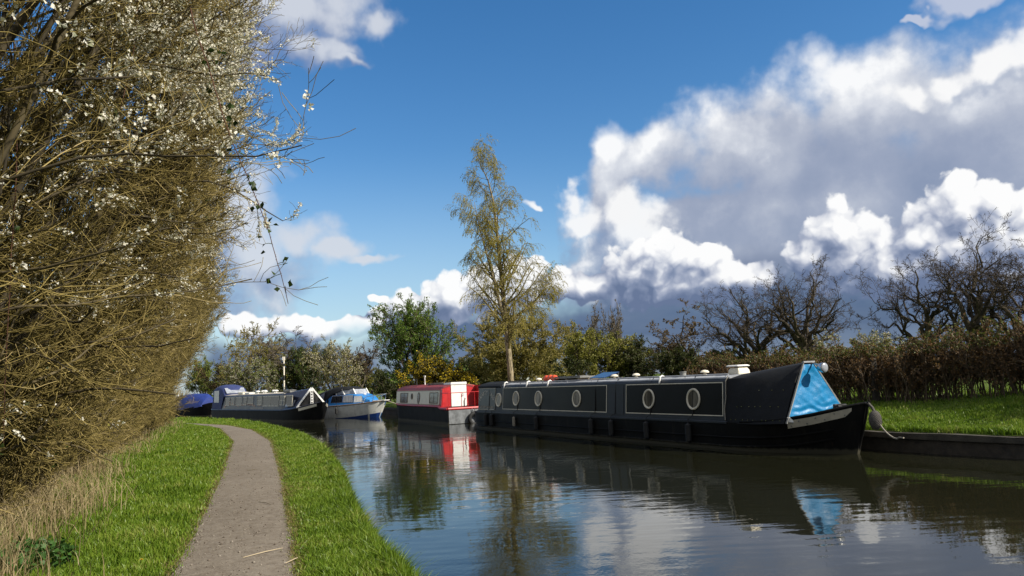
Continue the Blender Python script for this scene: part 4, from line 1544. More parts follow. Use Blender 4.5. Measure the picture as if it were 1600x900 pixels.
# ================= narrowboat under a blue tarpaulin, far left =================
FT = Frame((-38.2, 80.6), (12.0, -11.6))
LT = 17.0
tarpb = empty("narrowboat", FT.w(0, 0, 0), FT.rz, "narrowboat whose bow is covered by a blue tarpaulin, beside the hedge", "narrowboat", "narrowboats moored along the far bank")
STT = [(0.0, 0.22, 0.10, 0.72, 0.0), (0.4, 0.84, 0.70, 0.72, 0.0), (1.5, 1.04, 1.01, 0.68, 0), (LT - 4, 1.04, 1.01, 0.68, 0), (LT - 2.2, 1.0, 0.85, 0.78, 0.04), (LT - 1.0, 0.75, 0.4, 0.92, 0.15), (LT - 0.3, 0.35, 0.08, 1.1, 0.3), (LT, 0.06, 0.02, 1.15, 0.4)]
tat, thalf = build_hull(STT, M_BLACK, tarpb)
cabin_loft([1.5, LT - 5.5], [(-0.925, 0.69), (-0.845, 1.63), (-0.80, 1.685), (-0.4, 1.745), (0, 1.762), (0.4, 1.745), (0.80, 1.685), (0.845, 1.63), (0.925, 0.69)], "cabin", M_BLUEP, tarpb)
cabin_loft([1.4, LT - 5.4], RP, "roof", M_ROOFG, tarpb, bevel=0)
for x in (LT - 7.4, LT - 9.6, LT - 12):
    window(x, x + 1.2, 1.0, 1.5, tarpb, M_GLASSP, M_FR)
cv = []
for x, pr in ((LT - 5.45, [(-1.04, 0.62), (-0.86, 1.7), (-0.4, 1.82), (0, 1.86)]), (LT - 3.6, [(-1.05, 0.60), (-0.86, 1.72), (-0.3, 1.95), (0, 1.98)]), (LT - 1.2, [(-0.86, 0.78), (-0.7, 1.5), (-0.25, 1.85), (0, 1.92)]), (LT - 0.75, [(-0.72, 0.86), (-0.5, 1.2), (-0.2, 1.5), (0, 1.55)])):
    cv.append([(x, y, z) for y, z in pr + [(-y, z) for y, z in pr[::-1][1:]]])
MB().loft(cv, smooth=True).build("tarpaulin_cover", mat("royal_blue_sheet", (0.008, 0.028, 0.18), 0.6, var=0.25, vscale=3, bump=0.03, bscale=3), tarpb, sharp=0.9)
MB().bar((LT - 5.5, -1.09, 0.75), (LT - 5.75, -0.92, 1.68), 0.09).build("white_post", M_WHITE, tarpb)
for dx in (LT - 6.3,):
    mb = MB()
    mb.lathe([(0.07, 0), (0.07, 0.5), (0.1, 0.51), (0.1, 0.56), (0.03, 0.57)], (dx, -0.2, 1.74), 12)
    mb.build("chimney", M_WHITE, tarpb)
o = MB().lathe([(0.12, 0), (0.18, 0.26), (0.19, 0.30), (0.16, 0.30), (0.14, 0.25)], (0, 0, 0), 14).build("flower_pot", mat("terracotta", (0.42, 0.13, 0.06), 0.8, var=0.3))
o.location = FT.w(LT - 8.3, -0.3, 1.75)
tag(o, "terracotta flower pot on the roof of the tarpaulin covered narrowboat", "flower pot")

# ================= the small white and blue cabin cruiser =================
FC = Frame((-12.75, 52.3), (5.55, -3.5), 0.86)
LCZ = 6.5
cru = empty("cabin_cruiser", FC.w(0, 0, 0), FC.rz, "small white cabin cruiser with blue cabin and black canopy", "cabin cruiser")
cru.scale = (0.86, 0.95, 0.90)
STC = [(0.0, 1.02, 0.80, 0.80, 0), (1.5, 1.10, 0.88, 0.83, 0), (3.2, 1.12, 0.82, 0.88, 0.0), (4.6, 1.0, 0.55, 0.94, 0.12), (5.6, 0.74, 0.26, 1.02, 0.34), (6.2, 0.38, 0.08, 1.07, 0.58), (6.5, 0.06, 0.02, 1.10, 0.75)]
cat_, chalf = build_hull(STC, M_GRP, cru, extra=(2.4, 4.0, 5.1, 5.9))
# blue boot top and stem patch sitting on the hull skin
mb = MB()
for s in (-1, 1):
    V = []
    xs_ = np.linspace(2.6, 6.46, 16)
    for x in xs_:
        h_, sb = cat_(x)[2], cat_(x)[3]
        for zz in (-0.12, 0.02 + 0.30 * max(0, (x - 2.6) / 3.9) ** 1.5):
            V.append((x - sb * (1 - (zz + 0.3) / (h_ + 0.3)), s * (chalf(x, zz) + 0.010), zz))
    mb.add(V, [(2 * i, 2 * i + 2, 2 * i + 3, 2 * i + 1) for i in range(15)])
mb.build("boot_top", mat("deep_blue_paint", (0.012, 0.045, 0.20), 0.4), cru)
mb = MB()
st = lambda zz, o=0.0: (LCZ - 0.75 * (1 - (zz + 0.3) / 1.40) + 0.012 + o, 0, zz)
mb.loft([[(st(z)[0] - w_ * 1.2, -w_, z), (st(z)[0] + 0.02, 0, z), (st(z)[0] - w_ * 1.2, w_, z)] for z, w_ in ((0.30, 0.06), (0.7, 0.085), (1.06, 0.11))], smooth=False)
mb.build("stem_band", M_WHITE, cru)
mb = MB()
mb.loft([[(st(z, .012)[0] - w_ * 1.2, -w_, z), (st(z, .012)[0] + 0.02, 0, z), (st(z, .012)[0] - w_ * 1.2, w_, z)] for z, w_ in ((-0.1, 0.05), (0.05, 0.055), (0.30, 0.06))])
mb.loft([[(st(z, .016)[0] - w_ * 1.2, -w_, z), (st(z, .016)[0] + 0.02, 0, z), (st(z, .016)[0] - w_ * 1.2, w_, z)] for z, w_ in ((0.80, 0.08), (0.92, 0.11), (1.03, 0.10))])
mb.build("stem_badge", M_SKYB, cru)
mb = MB()
for s in (-1, 1):
    mb.tube([(x, s * (cat_(x)[0] + 0.01), cat_(x)[2]) for x in np.concatenate([np.linspace(0, 5.6, 10), [6.0, 6.3, 6.48]])], 0.035, 8)
mb.build("rubbing_band", mat("brown_rubber_band", (0.16, 0.11, 0.07), 0.6), cru)
MB().box(5.5, 6.62, -0.28, 0.28, 1.105, 1.145).build("bow_platform", M_WHITE, cru, bevel=0.02)
# cabin trunk
pr = lambda x, hw, z1: [(x, -hw, 0.84), (x + 0.0, -hw * 0.90, z1 - 0.06), (x, -hw * 0.75, z1), (x, hw * 0.75, z1), (x, hw * 0.90, z1 - 0.06), (x, hw, 0.84)]
MB().loft([pr(1.3, 0.96, 1.30), pr(2.2, 0.98, 1.62), pr(4.25, 0.88, 1.62), pr(4.95, 0.70, 1.45), pr(5.45, 0.45, 1.20)]).build("cabin", M_SKYB, cru, bevel=0.02)


def quad_on(pts, out, name, m, root):
    mb = MB()
    mb.add([(x, y - out, z) for x, y, z in pts], [tuple(range(len(pts)))])
    return mb.build(name, m, root)


def cside(x, z):
    hw = np.interp(x, [1.3, 2.2, 4.25, 4.95, 5.45], [0.96, 0.98, 0.88, 0.70, 0.45])
    z1 = np.interp(x, [1.3, 2.2, 4.25, 4.95, 5.45], [1.30, 1.62, 1.62, 1.45, 1.20])
    return (x, -hw + hw * 0.10 * (z - 0.84) / max(0.1, z1 - 0.90), z)


for (xa_, xb_, sl0, sl1, m_) in ((2.15, 3.18, 0.12, 0.0, M_GLASSD), (3.28, 4.22, 0.05, -0.05, M_GLASSW), (4.34, 4.95, 0.0, -0.10, M_GLASSW)):
    zt = min(1.53, np.interp((xa_ + xb_) / 2, [4.25, 4.95], [1.53, 1.38]))
    P = [cside(xa_, 1.10), cside(xb_, 1.10), cside(xb_ + sl1, zt), cside(xa_ + sl0, zt)]
    fr = quad_on([cside(xa_ - 0.05, 1.06), cside(xb_ + 0.04, 1.06), cside(xb_ + sl1 + 0.03, zt + 0.04), cside(xa_ + sl0 - 0.04, zt + 0.04)], 0.012, "window", M_CHROME, cru)
    quad_on(P, 0.02, "pane", m_, fr)
mb = MB()
mb.add([(lambda p: (p[0], p[1] - 0.02, p[2]))(cside(1.80 + 0.10 * math.cos(t), 1.20 + 0.13 * math.sin(t))) for t in np.linspace(0, 2 * math.pi, 17)[:-1]], [tuple(range(16))])
mb.build("porthole", M_GLASSD, cru)
# windscreen struts, screen and canopy
for x, y in ((2.35, -0.80), (3.1, -0.80), (4.0, -0.62), (4.0, 0.62)):
    MB().bar((x + 0.25, y, 1.60), (x, y * 0.97, 1.98), 0.07, 0.09).build("screen_strut", M_WHITE, cru)
mb = MB()
mb.add([(2.5, -0.80, 1.63), (3.30, -0.80, 1.63), (3.08, -0.785, 1.95), (2.35, -0.785, 1.95)], [(0, 1, 2, 3)])
mb.add([(3.34, -0.78, 1.63), (4.2, -0.60, 1.63), (4.0, -0.60, 1.95), (3.12, -0.77, 1.95)], [(0, 1, 2, 3)])
mb.add([(4.22, -0.60, 1.63), (4.22, 0.60, 1.63), (4.02, 0.60, 1.95), (4.02, -0.60, 1.95)], [(0, 1, 2, 3)])
mb.build("windscreen", M_CLEARV, cru)
cp = []
for x, hw, zt, zb in ((0.15, 0.98, 1.05, 0.92), (0.75, 0.95, 1.75, 0.92), (1.5, 0.93, 1.95, 1.2), (2.3, 0.88, 2.14, 1.66), (3.2, 0.80, 2.16, 1.94), (3.75, 0.70, 2.0, 1.955)):
    cp.append([(x, -hw - 0.03, zb), (x, -hw, zt - 0.14 if zt - 0.14 > zb else zb + 0.02), (x, -hw * 0.75, zt), (x, hw * 0.75, zt), (x, hw, zt - 0.14 if zt - 0.14 > zb else zb + 0.02), (x, hw + 0.03, zb)])
ca = MB().loft(cp, smooth=True).build("canopy", M_CANVAS, cru, sharp=0.9)
mb = MB()
mb.add([(0.62, -1.0, 1.02), (1.42, -0.985, 1.18), (1.55, -0.965, 1.80), (0.92, -0.985, 1.55)], [(0, 1, 2, 3)])
mb.build("clear_panel", M_CLEARV, ca)
mb = MB()
mb.tube([(5.0, -0.66, 1.0), (5.2, -0.64, 1.38), (6.3, -0.28, 1.54), (6.62, 0, 1.56), (6.3, 0.28, 1.54), (5.2, 0.64, 1.38), (5.0, 0.66, 1.0)], 0.022, 8)
for x, y in ((5.75, 0.42), (6.3, 0.22)):
    for s in (-1, 1):
        mb.tube([(x - 0.08, s * y, 1.08), (x, s * y, 1.49)], 0.018, 6)
mb.build("pulpit_rail", M_CHROME, cru)
mb = MB()
mb.lathe([(0.12, 0), (0.12, 0.04), (0.05, 0.07)], (4.5, 0.0, 1.56), 12)
mb.build("deck_vent", M_WHITE, cru)
e = empty("boat_fender", FC.w(3.0, -1.19, 0.50), FC.rz, "small black fender on the white cruiser's side", "fender")
MB().lathe([(0.02, -0.22), (0.08, -0.18), (0.085, 0.12), (0.03, 0.2)], (0, 0, 0), 12).build("fender_body", M_RUBBER, e)
MB().tube([(0, 0, 0.18), (0, 0.03, 0.45)], 0.01, 6).build("lanyard", M_RUBBER, e)
p0 = np.array(FC.w(6.55, 0, 1.0))
p1 = np.array([-6.2, 50.6, 0.46])
tag(MB().tube([tuple(p0 + (p1 - p0) * t - np.array([0, 0, 0.10 * 4 * t * (1 - t)])) for t in np.linspace(0, 1, 8)], 0.02, 6).build("mooring_rope", M_PALEROPE), "white mooring rope from the cruiser's bow to the bank", "rope")


# ------------------------------------------------------------------ plants
def child_paths(P, R, n, t0, t1, ang, lr, rr, K, wig, trop, rng, asd=0.2, taper=0.35, minlen=0.0, tip=0.6, out=None):
    """n children on every parent path; returns paths and radii one level down"""
    N, K0, _ = P.shape
    L = np.linalg.norm(np.diff(P, axis=1), axis=2).sum(1)
    t = (np.arange(n)[None, :] + rng.uniform(0, 1, (N, n))) / n * (t1 - t0) + t0
    f = t * (K0 - 1)
    i0 = np.minimum(f.astype(int), K0 - 2)
    fr = (f - i0)[..., None]
    ar = np.arange(N)[:, None]
    pos = P[ar, i0] * (1 - fr) + P[ar, i0 + 1] * fr
    T = unit(P[ar, i0 + 1] - P[ar, i0])
    r0 = R[ar, i0] * (1 - fr[..., 0]) + R[ar, i0 + 1] * fr[..., 0]
    A = unit(np.cross(T, rng.normal(size=T.shape)))
    a = ang + rng.normal(size=(N, n)) * asd
    d = T * np.cos(a)[..., None] + A * np.sin(a)[..., None]
    if out is not None:
        d = unit(d + out)
    ln = np.maximum(L[:, None] * lr * (1.05 - tip * t) * rng.uniform(0.6, 1.3, (N, n)), minlen)
    pos, d, ln, r0 = pos.reshape(-1, 3), d.reshape(-1, 3), ln.reshape(-1), r0.reshape(-1)
    Q = np.empty((len(pos), K, 3))
    Q[:, 0] = pos
    for k in range(1, K):
        d = d + rng.normal(size=d.shape) * wig
        d[:, 2] += trop
        d = unit(d)
        Q[:, k] = Q[:, k - 1] + d * (ln / (K - 1))[:, None]
    RR = (r0 * rr)[:, None] * np.linspace(1, taper, K)[None, :]
    return Q, RR


def skeleton(levels, rng, trunk):
    out = [trunk]
    for lv in levels:
        kw = dict(lv)
        P, R = out[-1] if 'src' not in kw else tuple(np.concatenate(z) if z[0].shape[1] == z[-1].shape[1] else z[0] for z in zip(*[out[i] for i in kw.pop('src')]))
        out.append(child_paths(P, R, rng=rng, **kw))
    return out


def stem(pts, r, K=10):
    pts = np.array(pts, float)
    s = np.concatenate([[0], np.cumsum(np.linalg.norm(np.diff(pts, axis=0), axis=1))])
    q = np.linspace(0, s[-1], K)
    P = np.stack([np.interp(q, s, pts[:, k]) for k in range(3)], 1)[None]
    return P, np.interp(q, s, r)[None] if hasattr(r, '__len__') else None


def fit(sk, H, Wd, rng, keep_base=True):
    """scale a skeleton (rooted at 0,0,0) to height H and crown width Wd"""
    A = np.concatenate([p.reshape(-1, 3) for p, r in sk])
    zt = np.percentile(A[:, 2], 99.7)
    w = np.percentile(np.abs(A[:, :2]), 97) * 2
    s = np.array([Wd / w, Wd / w, H / zt])
    return [(p * s, r) for p, r in sk]


def on_paths(P, n, rng, t0=0.2, t1=1.0):
    N, K, _ = P.shape
    i = rng.integers(0, N, n)
    f = rng.uniform(t0, t1, n) * (K - 1)
    k = np.minimum(f.astype(int), K - 2)
    fr = (f - k)[:, None]
    return P[i, k] * (1 - fr) + P[i, k + 1] * fr


def bare_tree(rng, n=(7, 6, 6, 5, 4), wig=0.22, trop=0.05, trunk_h=0.42, ang=0.85, spread=1.0, r0=0.32, fine=0.5, split=0.35):
    K = 9
    z = np.linspace(0, trunk_h, K)
    tr = np.stack([np.cumsum(rng.normal(size=K)) * 0.006, np.cumsum(rng.normal(size=K)) * 0.006, z], 1)[None] * 10
    tr[0] -= tr[0, 0]
    R = (r0 * np.linspace(1.0, 0.62, K) * (1 + 0.5 * np.exp(-np.arange(K) * 1.5)))[None]
    lv = [dict(n=n[0], t0=split, t1=1.0, ang=ang, lr=1.15 * spread, rr=0.56, K=9, wig=wig, trop=trop * 0.3, asd=0.25, tip=0.15, taper=0.4),
          dict(n=n[1], t0=0.22, t1=1.0, ang=0.8, lr=0.60, rr=0.47, K=7, wig=wig * 1.2, trop=trop, asd=0.25, tip=0.35),
          dict(n=n[2], t0=0.2, t1=1.0, ang=0.75, lr=0.55, rr=0.50, K=6, wig=wig * 1.3, trop=trop * 0.6, asd=0.3, tip=0.35),
          dict(n=n[3], t0=0.15, t1=1.0, ang=0.75, lr=0.52, rr=0.52, K=5, wig=wig * 1.1, trop=trop * 0.5, asd=0.3),
          dict(n=n[4], t0=0.1, t1=1.0, ang=0.7, lr=0.62, rr=0.6, K=4, wig=wig * 0.8, trop=trop * 0.4, asd=0.35, taper=0.5)]
    return skeleton(lv, rng, (tr, R))


def shrub(rng, nst=9, n=(6, 6, 5), wig=0.16, trop=0.08, lean=0.5, r0=0.07):
    K = 7
    ph = rng.uniform(0, 2 * np.pi, nst)
    ln = rng.uniform(0, 1, nst) ** 0.7 * lean
    d = np.stack([np.cos(ph) * ln, np.sin(ph) * ln, np.ones(nst)], 1)
    P = np.zeros((nst, K, 3))
    P[:, 0, :2] = rng.normal(size=(nst, 2)) * 0.15
    dd = unit(d)
    for k in range(1, K):
        dd = unit(dd + rng.normal(size=dd.shape) * wig * 0.6)
        P[:, k] = P[:, k - 1] + dd * 0.5
    R = r0 * rng.uniform(0.6, 1, nst)[:, None] * np.linspace(1, 0.35, K)[None]
    lv = [dict(n=n[0], t0=0.15, t1=1.0, ang=0.75, lr=0.5, rr=0.6, K=6, wig=wig, trop=trop, asd=0.25, tip=0.3),
          dict(n=n[1], t0=0.15, t1=1.0, ang=0.75, lr=0.5, rr=0.6, K=5, wig=wig, trop=trop, asd=0.3, tip=0.3),
          dict(n=n[2], t0=0.1, t1=1.0, ang=0.7, lr=0.5, rr=0.7, K=4, wig=wig, trop=trop, asd=0.3)]
    return skeleton(lv, rng, (P, R))


def tube_block(sk, sides, rmin=0.0):
    return join_np([tubes_np(p, np.maximum(r, rmin), s) for (p, r), s in zip(sk, sides)])


def plant(name, label, cat, loc, sk, split, mats, sides, leaf=None, group=None, rmin=0.012, rng=None, trunk_name='trunk', crown_name='branches', extra=()):
    """things: Empty > trunk (thick wood), branches (twigs), foliage / blossom"""
    e = empty(name, tuple(map(float, loc)), 0, label, cat, group)
    V, F = tube_block(sk[:split], sides[:split], rmin)
    link(trunk_name, mesh_from(trunk_name, V, F, mats[0], smooth=True), e)
    if len(sk) > split:
        V, F = tube_block(sk[split:], sides[split:], rmin)
        link(crown_name, mesh_from(crown_name, V, F, mats[1]), e)
    for (nm, C, L, Wd, m, up) in extra:
        V, F = leaves_np(C, L, Wd, rng, up)
        link(nm, mesh_from(nm, V, [F], m), e)
    return e


B_OAK = bark_mat("oak_bark", [(0.020, 0.016, 0.011), (0.052, 0.041, 0.026), (0.095, 0.075, 0.046)], 5.0, 0.03)
B_TWIG = bark_mat("brown_twigs", [(0.045, 0.033, 0.022), (0.085, 0.062, 0.040), (0.13, 0.095, 0.060)], 3.0, 0)
B_GREY = bark_mat("grey_twigs", [(0.075, 0.062, 0.048), (0.15, 0.125, 0.095)], 3.0, 0)
B_BIRCH = bark_mat("birch_bark", [(0.035, 0.028, 0.018), (0.23, 0.185, 0.115), (0.34, 0.28, 0.19)], 9.0, 0.02, 0.0)
B_OLIVE = bark_mat("olive_twigs", [(0.10, 0.085, 0.026), (0.18, 0.148, 0.048), (0.25, 0.20, 0.075)], 3.0, 0)
L_BIRCH = leaf_mat("birch_leaf", [(0.22, 0.19, 0.02), (0.37, 0.32, 0.035), (0.46, 0.37, 0.06)], 0.45)
L_HAW = leaf_mat("hawthorn_leaf", [(0.050, 0.090, 0.012), (0.11, 0.185, 0.022), (0.19, 0.27, 0.035)], 0.4)
L_OLIVE = leaf_mat("willow_leaf", [(0.12, 0.105, 0.02), (0.22, 0.185, 0.038), (0.30, 0.245, 0.06)], 0.4)
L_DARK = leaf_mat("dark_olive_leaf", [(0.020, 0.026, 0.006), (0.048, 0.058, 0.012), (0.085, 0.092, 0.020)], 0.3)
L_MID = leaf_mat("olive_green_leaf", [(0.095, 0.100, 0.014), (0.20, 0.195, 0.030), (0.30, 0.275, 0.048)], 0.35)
L_BROWN = leaf_mat("brown_bud_leaf", [(0.065, 0.042, 0.016), (0.12, 0.080, 0.032), (0.17, 0.125, 0.052)], 0.3)
L_HEDGE = leaf_mat("brown_hedge_leaf", [(0.070, 0.036, 0.013), (0.16, 0.085, 0.034), (0.28, 0.17, 0.075)], 0.4, pscale=1.5)
L_HTOP = leaf_mat("yellow_green_hedge_leaf", [(0.045, 0.060, 0.012), (0.09, 0.11, 0.022), (0.14, 0.14, 0.035)], 0.4)
L_GORSE = leaf_mat("gorse_spine", [(0.012, 0.018, 0.006), (0.030, 0.036, 0.010), (0.050, 0.050, 0.016)], 0.2)
L_GORSEF = leaf_mat("gorse_flower", [(0.40, 0.28, 0.010), (0.66, 0.49, 0.025)], 0.3)
L_WHITE = leaf_mat("white_blossom", [(0.58, 0.54, 0.44), (0.74, 0.71, 0.62), (0.80, 0.78, 0.72)], 0.35)
L_PALE = leaf_mat("pale_blossom", [(0.24, 0.21, 0.14), (0.40, 0.37, 0.28), (0.54, 0.50, 0.40)], 0.35)
L_CREAMB = leaf_mat("cream_blossom", [(0.34, 0.30, 0.19), (0.52, 0.47, 0.34), (0.64, 0.60, 0.48)], 0.35)
L_LIME = leaf_mat("fresh_green_leaf", [(0.08, 0.11, 0.014), (0.16, 0.20, 0.025), (0.23, 0.26, 0.04)], 0.4)
L_IVY = leaf_mat("ivy_leaf", [(0.020, 0.032, 0.008), (0.045, 0.068, 0.014), (0.08, 0.105, 0.022)], 0.2, rough=0.35)
B_DKTW = bark_mat("dark_oak_twigs", [(0.026, 0.019, 0.013), (0.052, 0.038, 0.025), (0.085, 0.062, 0.040)], 3.0, 0)
L_BRAM = leaf_mat("bramble_leaf", [(0.018, 0.030, 0.008), (0.035, 0.060, 0.013), (0.06, 0.075, 0.02)], 0.3, rough=0.4)


def spot(px, D, zg=None):
    """ground point D metres out in the direction of picture column px"""
    p = at(px, 600, D)
    z = float(hz_far(p[0], p[1])) if zg is None else zg
    return np.array([p[0], p[1], z])


def size_of(px, D, topy, wpx, zg):
    top = at(px, topy, D)[2]
    return top - zg, wpx * D / FPX


def place_bare(seed, px, D, topy, wpx, label, name="bare_tree", cat="tree", group=None, mats=None, buds=None, rmin=0.008, **kw):
    rng = np.random.default_rng(seed)
    p = spot(px, D)
    H, Wd = size_of(px, D, topy, wpx, p[2])
    sk = fit(bare_tree(rng, **kw), H, Wd, rng)
    ex = []
    if buds:
        for nm, m, n, s in buds:
            ex.append((nm, on_paths(sk[-1][0], n, rng), rng.uniform(0.6, 1.2, n) * s, rng.uniform(0.5, 0.8, n) * s, m, 0.1))
    return plant(name, label, cat, p, sk, 3, mats or (B_OAK, B_TWIG), (8, 6, 5, 3, 3, 3), group=group, rmin=rmin, rng=rng, extra=ex)


def place_shrub(seed, px, D, topy, wpx, label, leaf, name="shrub", cat="shrub", group=None, mats=None, n=(6, 6, 5), nst=9, **kw):
    rng = np.random.default_rng(seed)
    p = spot(px, D)
    H, Wd = size_of(px, D, topy, wpx, p[2])
    sk = fit(shrub(rng, nst=nst, n=n, **kw), H, Wd, rng)
    ex = []
    for nm, m, cnt, s, zmin in leaf:
        C = on_paths(sk[-1][0], int(cnt * 1.6), rng)
        C = C[C[:, 2] > zmin * H][:cnt] + rng.normal(size=(1, 3)) * 0
        C = C + rng.normal(size=C.shape) * s * 0.5
        ex.append((nm, C, rng.uniform(0.6, 1.25, len(C)) * s, rng.uniform(0.5, 0.9, len(C)) * s, m, 0.25))
    return plant(name, label, cat, p, sk, 2, mats or (B_OAK, B_TWIG), (6, 5, 3, 3), group=group, rmin=0.014, rng=rng, trunk_name='stems', extra=ex)


# ---- the tall leaning birch behind the black boat's stern
rng = np.random.default_rng(21)
DB = 42.0
base = at(800, 606, DB)
base[2] = float(hz_far(base[0], base[1]))
tp = [base] + [at(x, y, DB + dy) for x, y, dy in ((796, 560, 0), (791, 515, 0.05), (787, 470, 0.1), (782, 420, 0.1), (777, 370, 0.0), (772, 320, -0.1), (762, 280, -0.2), (742, 240, -0.2))]
main = stem([q - base for q in tp], [0.175, 0.15, 0.135, 0.12, 0.10, 0.08, 0.055, 0.033, 0.01], 26)
tp2 = [at(x, y, DB + dy) for x, y, dy in ((790, 508, 0.05), (781, 475, -0.2), (771, 435, -0.4), (760, 395, -0.55), (749, 355, -0.7), (741, 315, -0.8))]
sec = stem([q - base for q in tp2], [0.10, 0.085, 0.07, 0.05, 0.03, 0.01], 26)
tp3 = [at(x, y, DB + dy) for x, y, dy in ((797, 505, 0.05), (813, 490, 0.3), (832, 474, 0.6), (848, 455, 0.9), (860, 438, 1.1))]
thr = stem([q - base for q in tp3], [0.07, 0.055, 0.04, 0.025, 0.01], 26)
S0 = (np.concatenate([main[0], sec[0], thr[0]]), np.concatenate([main[1], sec[1], thr[1]]))
L1 = [child_paths(main[0], main[1], n=56, t0=0.20, t1=0.98, ang=0.85, lr=0.235, rr=0.45, K=9, wig=0.10, trop=0.06, rng=rng, asd=0.2, tip=0.72),
      child_paths(sec[0], sec[1], n=26, t0=0.12, t1=0.98, ang=0.8, lr=0.30, rr=0.5, K=9, wig=0.10, trop=0.05, rng=rng, asd=0.2, tip=0.6),
      child_paths(thr[0], thr[1], n=16, t0=0.12, t1=0.98, ang=0.8, lr=0.42, rr=0.5, K=9, wig=0.10, trop=0.05, rng=rng, asd=0.2, tip=0.5)]
L1 = tuple(np.concatenate(z) for z in zip(*L1))
L2 = child_paths(L1[0], L1[1], n=9, t0=0.2, t1=1.0, ang=0.7, lr=0.50, rr=0.55, K=7, wig=0.10, trop=-0.16, rng=rng, minlen=0.5)
L3 = child_paths(L2[0], L2[1], n=6, t0=0.15, t1=1.0, ang=0.5, lr=0.75, rr=0.7, K=6, wig=0.06, trop=-0.42, rng=rng, minlen=0.45, taper=0.6)
nb = 21000
C = on_paths(L3[0], nb, rng)
plant("silver_birch", "tall slender birch with drooping yellow-green twigs behind the black boat", "tree", base, [S0, L1, L2, L3], 1, (B_BIRCH, B_OLIVE), (9, 5, 3, 3), rmin=0.0045, rng=rng,
      extra=[("foliage", C, rng.uniform(0.045, 0.085, nb), rng.uniform(0.03, 0.05, nb), L_BIRCH, -0.6)])

# ---- oaks and other bare trees on the right
def oak(rng, H, Wd, th=0.30, nl=10, gnarl=0.055, r0=0.42, low=-0.15, n=(7, 6, 5, 4), lean=0.0):
    """gnarled limbs reaching from a stout trunk to a domed crown H high and Wd wide"""
    K = 9
    z = np.linspace(0, th * H, K)
    tr = np.stack([np.cumsum(rng.normal(size=K)) * 0.03 + lean * z, np.cumsum(rng.normal(size=K)) * 0.03, z], 1)
    tr -= tr[0]
    R = r0 * np.linspace(1.0, 0.72, K) * (1 + 0.5 * np.exp(-np.arange(K) * 1.2))
    K1 = 14
    P = np.zeros((nl, K1, 3))
    RR = np.zeros((nl, K1))
    cz, rz, rx = 0.56 * H, 0.44 * H, Wd * 0.5
    for i in range(nl):
        s_ = low + (1.0 - low) * (i + 0.5) / nl
        ph = i * 2.39996 + rng.uniform(-0.35, 0.35)
        c_ = math.sqrt(max(0.0, 1 - min(1, abs(s_)) ** 2)) if s_ < 0.97 else 0.15
        k = rng.uniform(0.72, 0.98)
        tgt = np.array([math.cos(ph) * c_ * rx * k + lean * H * 0.6, math.sin(ph) * c_ * rx * k, cz + s_ * rz * k])
        j = min(K - 1, int((0.62 + 0.38 * (i + 1) / nl) * (K - 1)))
        st = tr[j]
        L = np.linalg.norm(tgt - st)
        t = np.linspace(0, 1, K1)[:, None]
        w = np.cumsum(rng.normal(size=(K1, 3)), axis=0)
        w = w - w[:1] - t * (w[-1:] - w[:1])
        rise = np.array([0, 0, 1.0]) * (np.sin(t * np.pi) * L * (0.10 if s_ < 0.5 else -0.02))
        P[i] = st + (tgt - st) * t + rise + w * gnarl * L * 0.5
        RR[i] = r0 * rng.uniform(0.42, 0.58) * (1 - 0.86 * t[:, 0] ** 0.8)
    a = (tr[None], R[None])
    L1 = (P, RR)
    L2 = child_paths(P, RR, n=n[0], t0=0.25, t1=1.0, ang=0.8, lr=0.42, rr=0.55, K=8, wig=0.20, trop=0.03, rng=rng, asd=0.25, tip=0.35, taper=0.25)
    L3 = child_paths(L2[0], L2[1], n=n[1], t0=0.15, t1=1.0, ang=0.75, lr=0.50, rr=0.52, K=6, wig=0.20, trop=0.03, rng=rng, asd=0.3, tip=0.3)
    L4 = child_paths(L3[0], L3[1], n=n[2], t0=0.1, t1=1.0, ang=0.7, lr=0.55, rr=0.55, K=5, wig=0.18, trop=0.03, rng=rng, asd=0.3)
    L5 = child_paths(L4[0], L4[1], n=n[3], t0=0.1, t1=1.0, ang=0.7, lr=0.6, rr=0.7, K=4, wig=0.16, trop=0.02, rng=rng, asd=0.35)
    return [a, L1, L2, L3, L4, L5]


def place_oak(seed, px, D, topy, wpx, label, **kw):
    rng = np.random.default_rng(seed)
    p = spot(px, D)
    H, Wd = size_of(px, D, topy, wpx, p[2])
    sk = oak(rng, H * 0.95, Wd * 0.95, **kw)
    return plant("bare_oak", label, "tree", p, sk, 3, (B_OAK, B_DKTW), (9, 7, 5, 4, 3, 3), group="bare oaks beyond the right bank", rmin=0.007, rng=rng)


place_oak(501, 1186, 62, 424, 225, "spreading bare oak with low forked limbs, left of the taller oak", th=0.24, nl=10, low=-0.45, r0=0.42)
place_oak(502, 1264, 60, 399, 165, "tall rounded bare oak standing above the blue tarpaulin", th=0.34, nl=11, low=-0.35, r0=0.42)
place_oak(503, 1460, 48, 395, 150, "smaller dark bare oak leaning left beside the great oak", th=0.36, nl=8, low=-0.5, r0=0.34, gnarl=0.08, lean=-0.04)
place_oak(504, 1532, 46, 348, 150, "great gnarled bare oak rising over the right hedge", th=0.36, nl=9, low=-0.3, r0=0.36, gnarl=0.085)
place_oak(505, 1606, 45, 368, 140, "bare oak cut off by the right edge of the view", th=0.36, nl=9, low=-0.35, r0=0.34, gnarl=0.085)
place_bare(106, 930, 92, 476, 80, "round headed bare tree above the olive shrubs", n=(8, 6, 5, 4, 3), wig=0.15, ang=0.6, trunk_h=0.5, mats=(B_GREY, B_GREY), rmin=0.02, group="bare trees in the distance")
place_bare(107, 970, 90, 470, 44, "slim bare tree right of the round headed one", n=(8, 6, 5, 4, 3), wig=0.14, ang=0.5, trunk_h=0.5, mats=(B_GREY, B_GREY), rmin=0.02, group="bare trees in the distance")
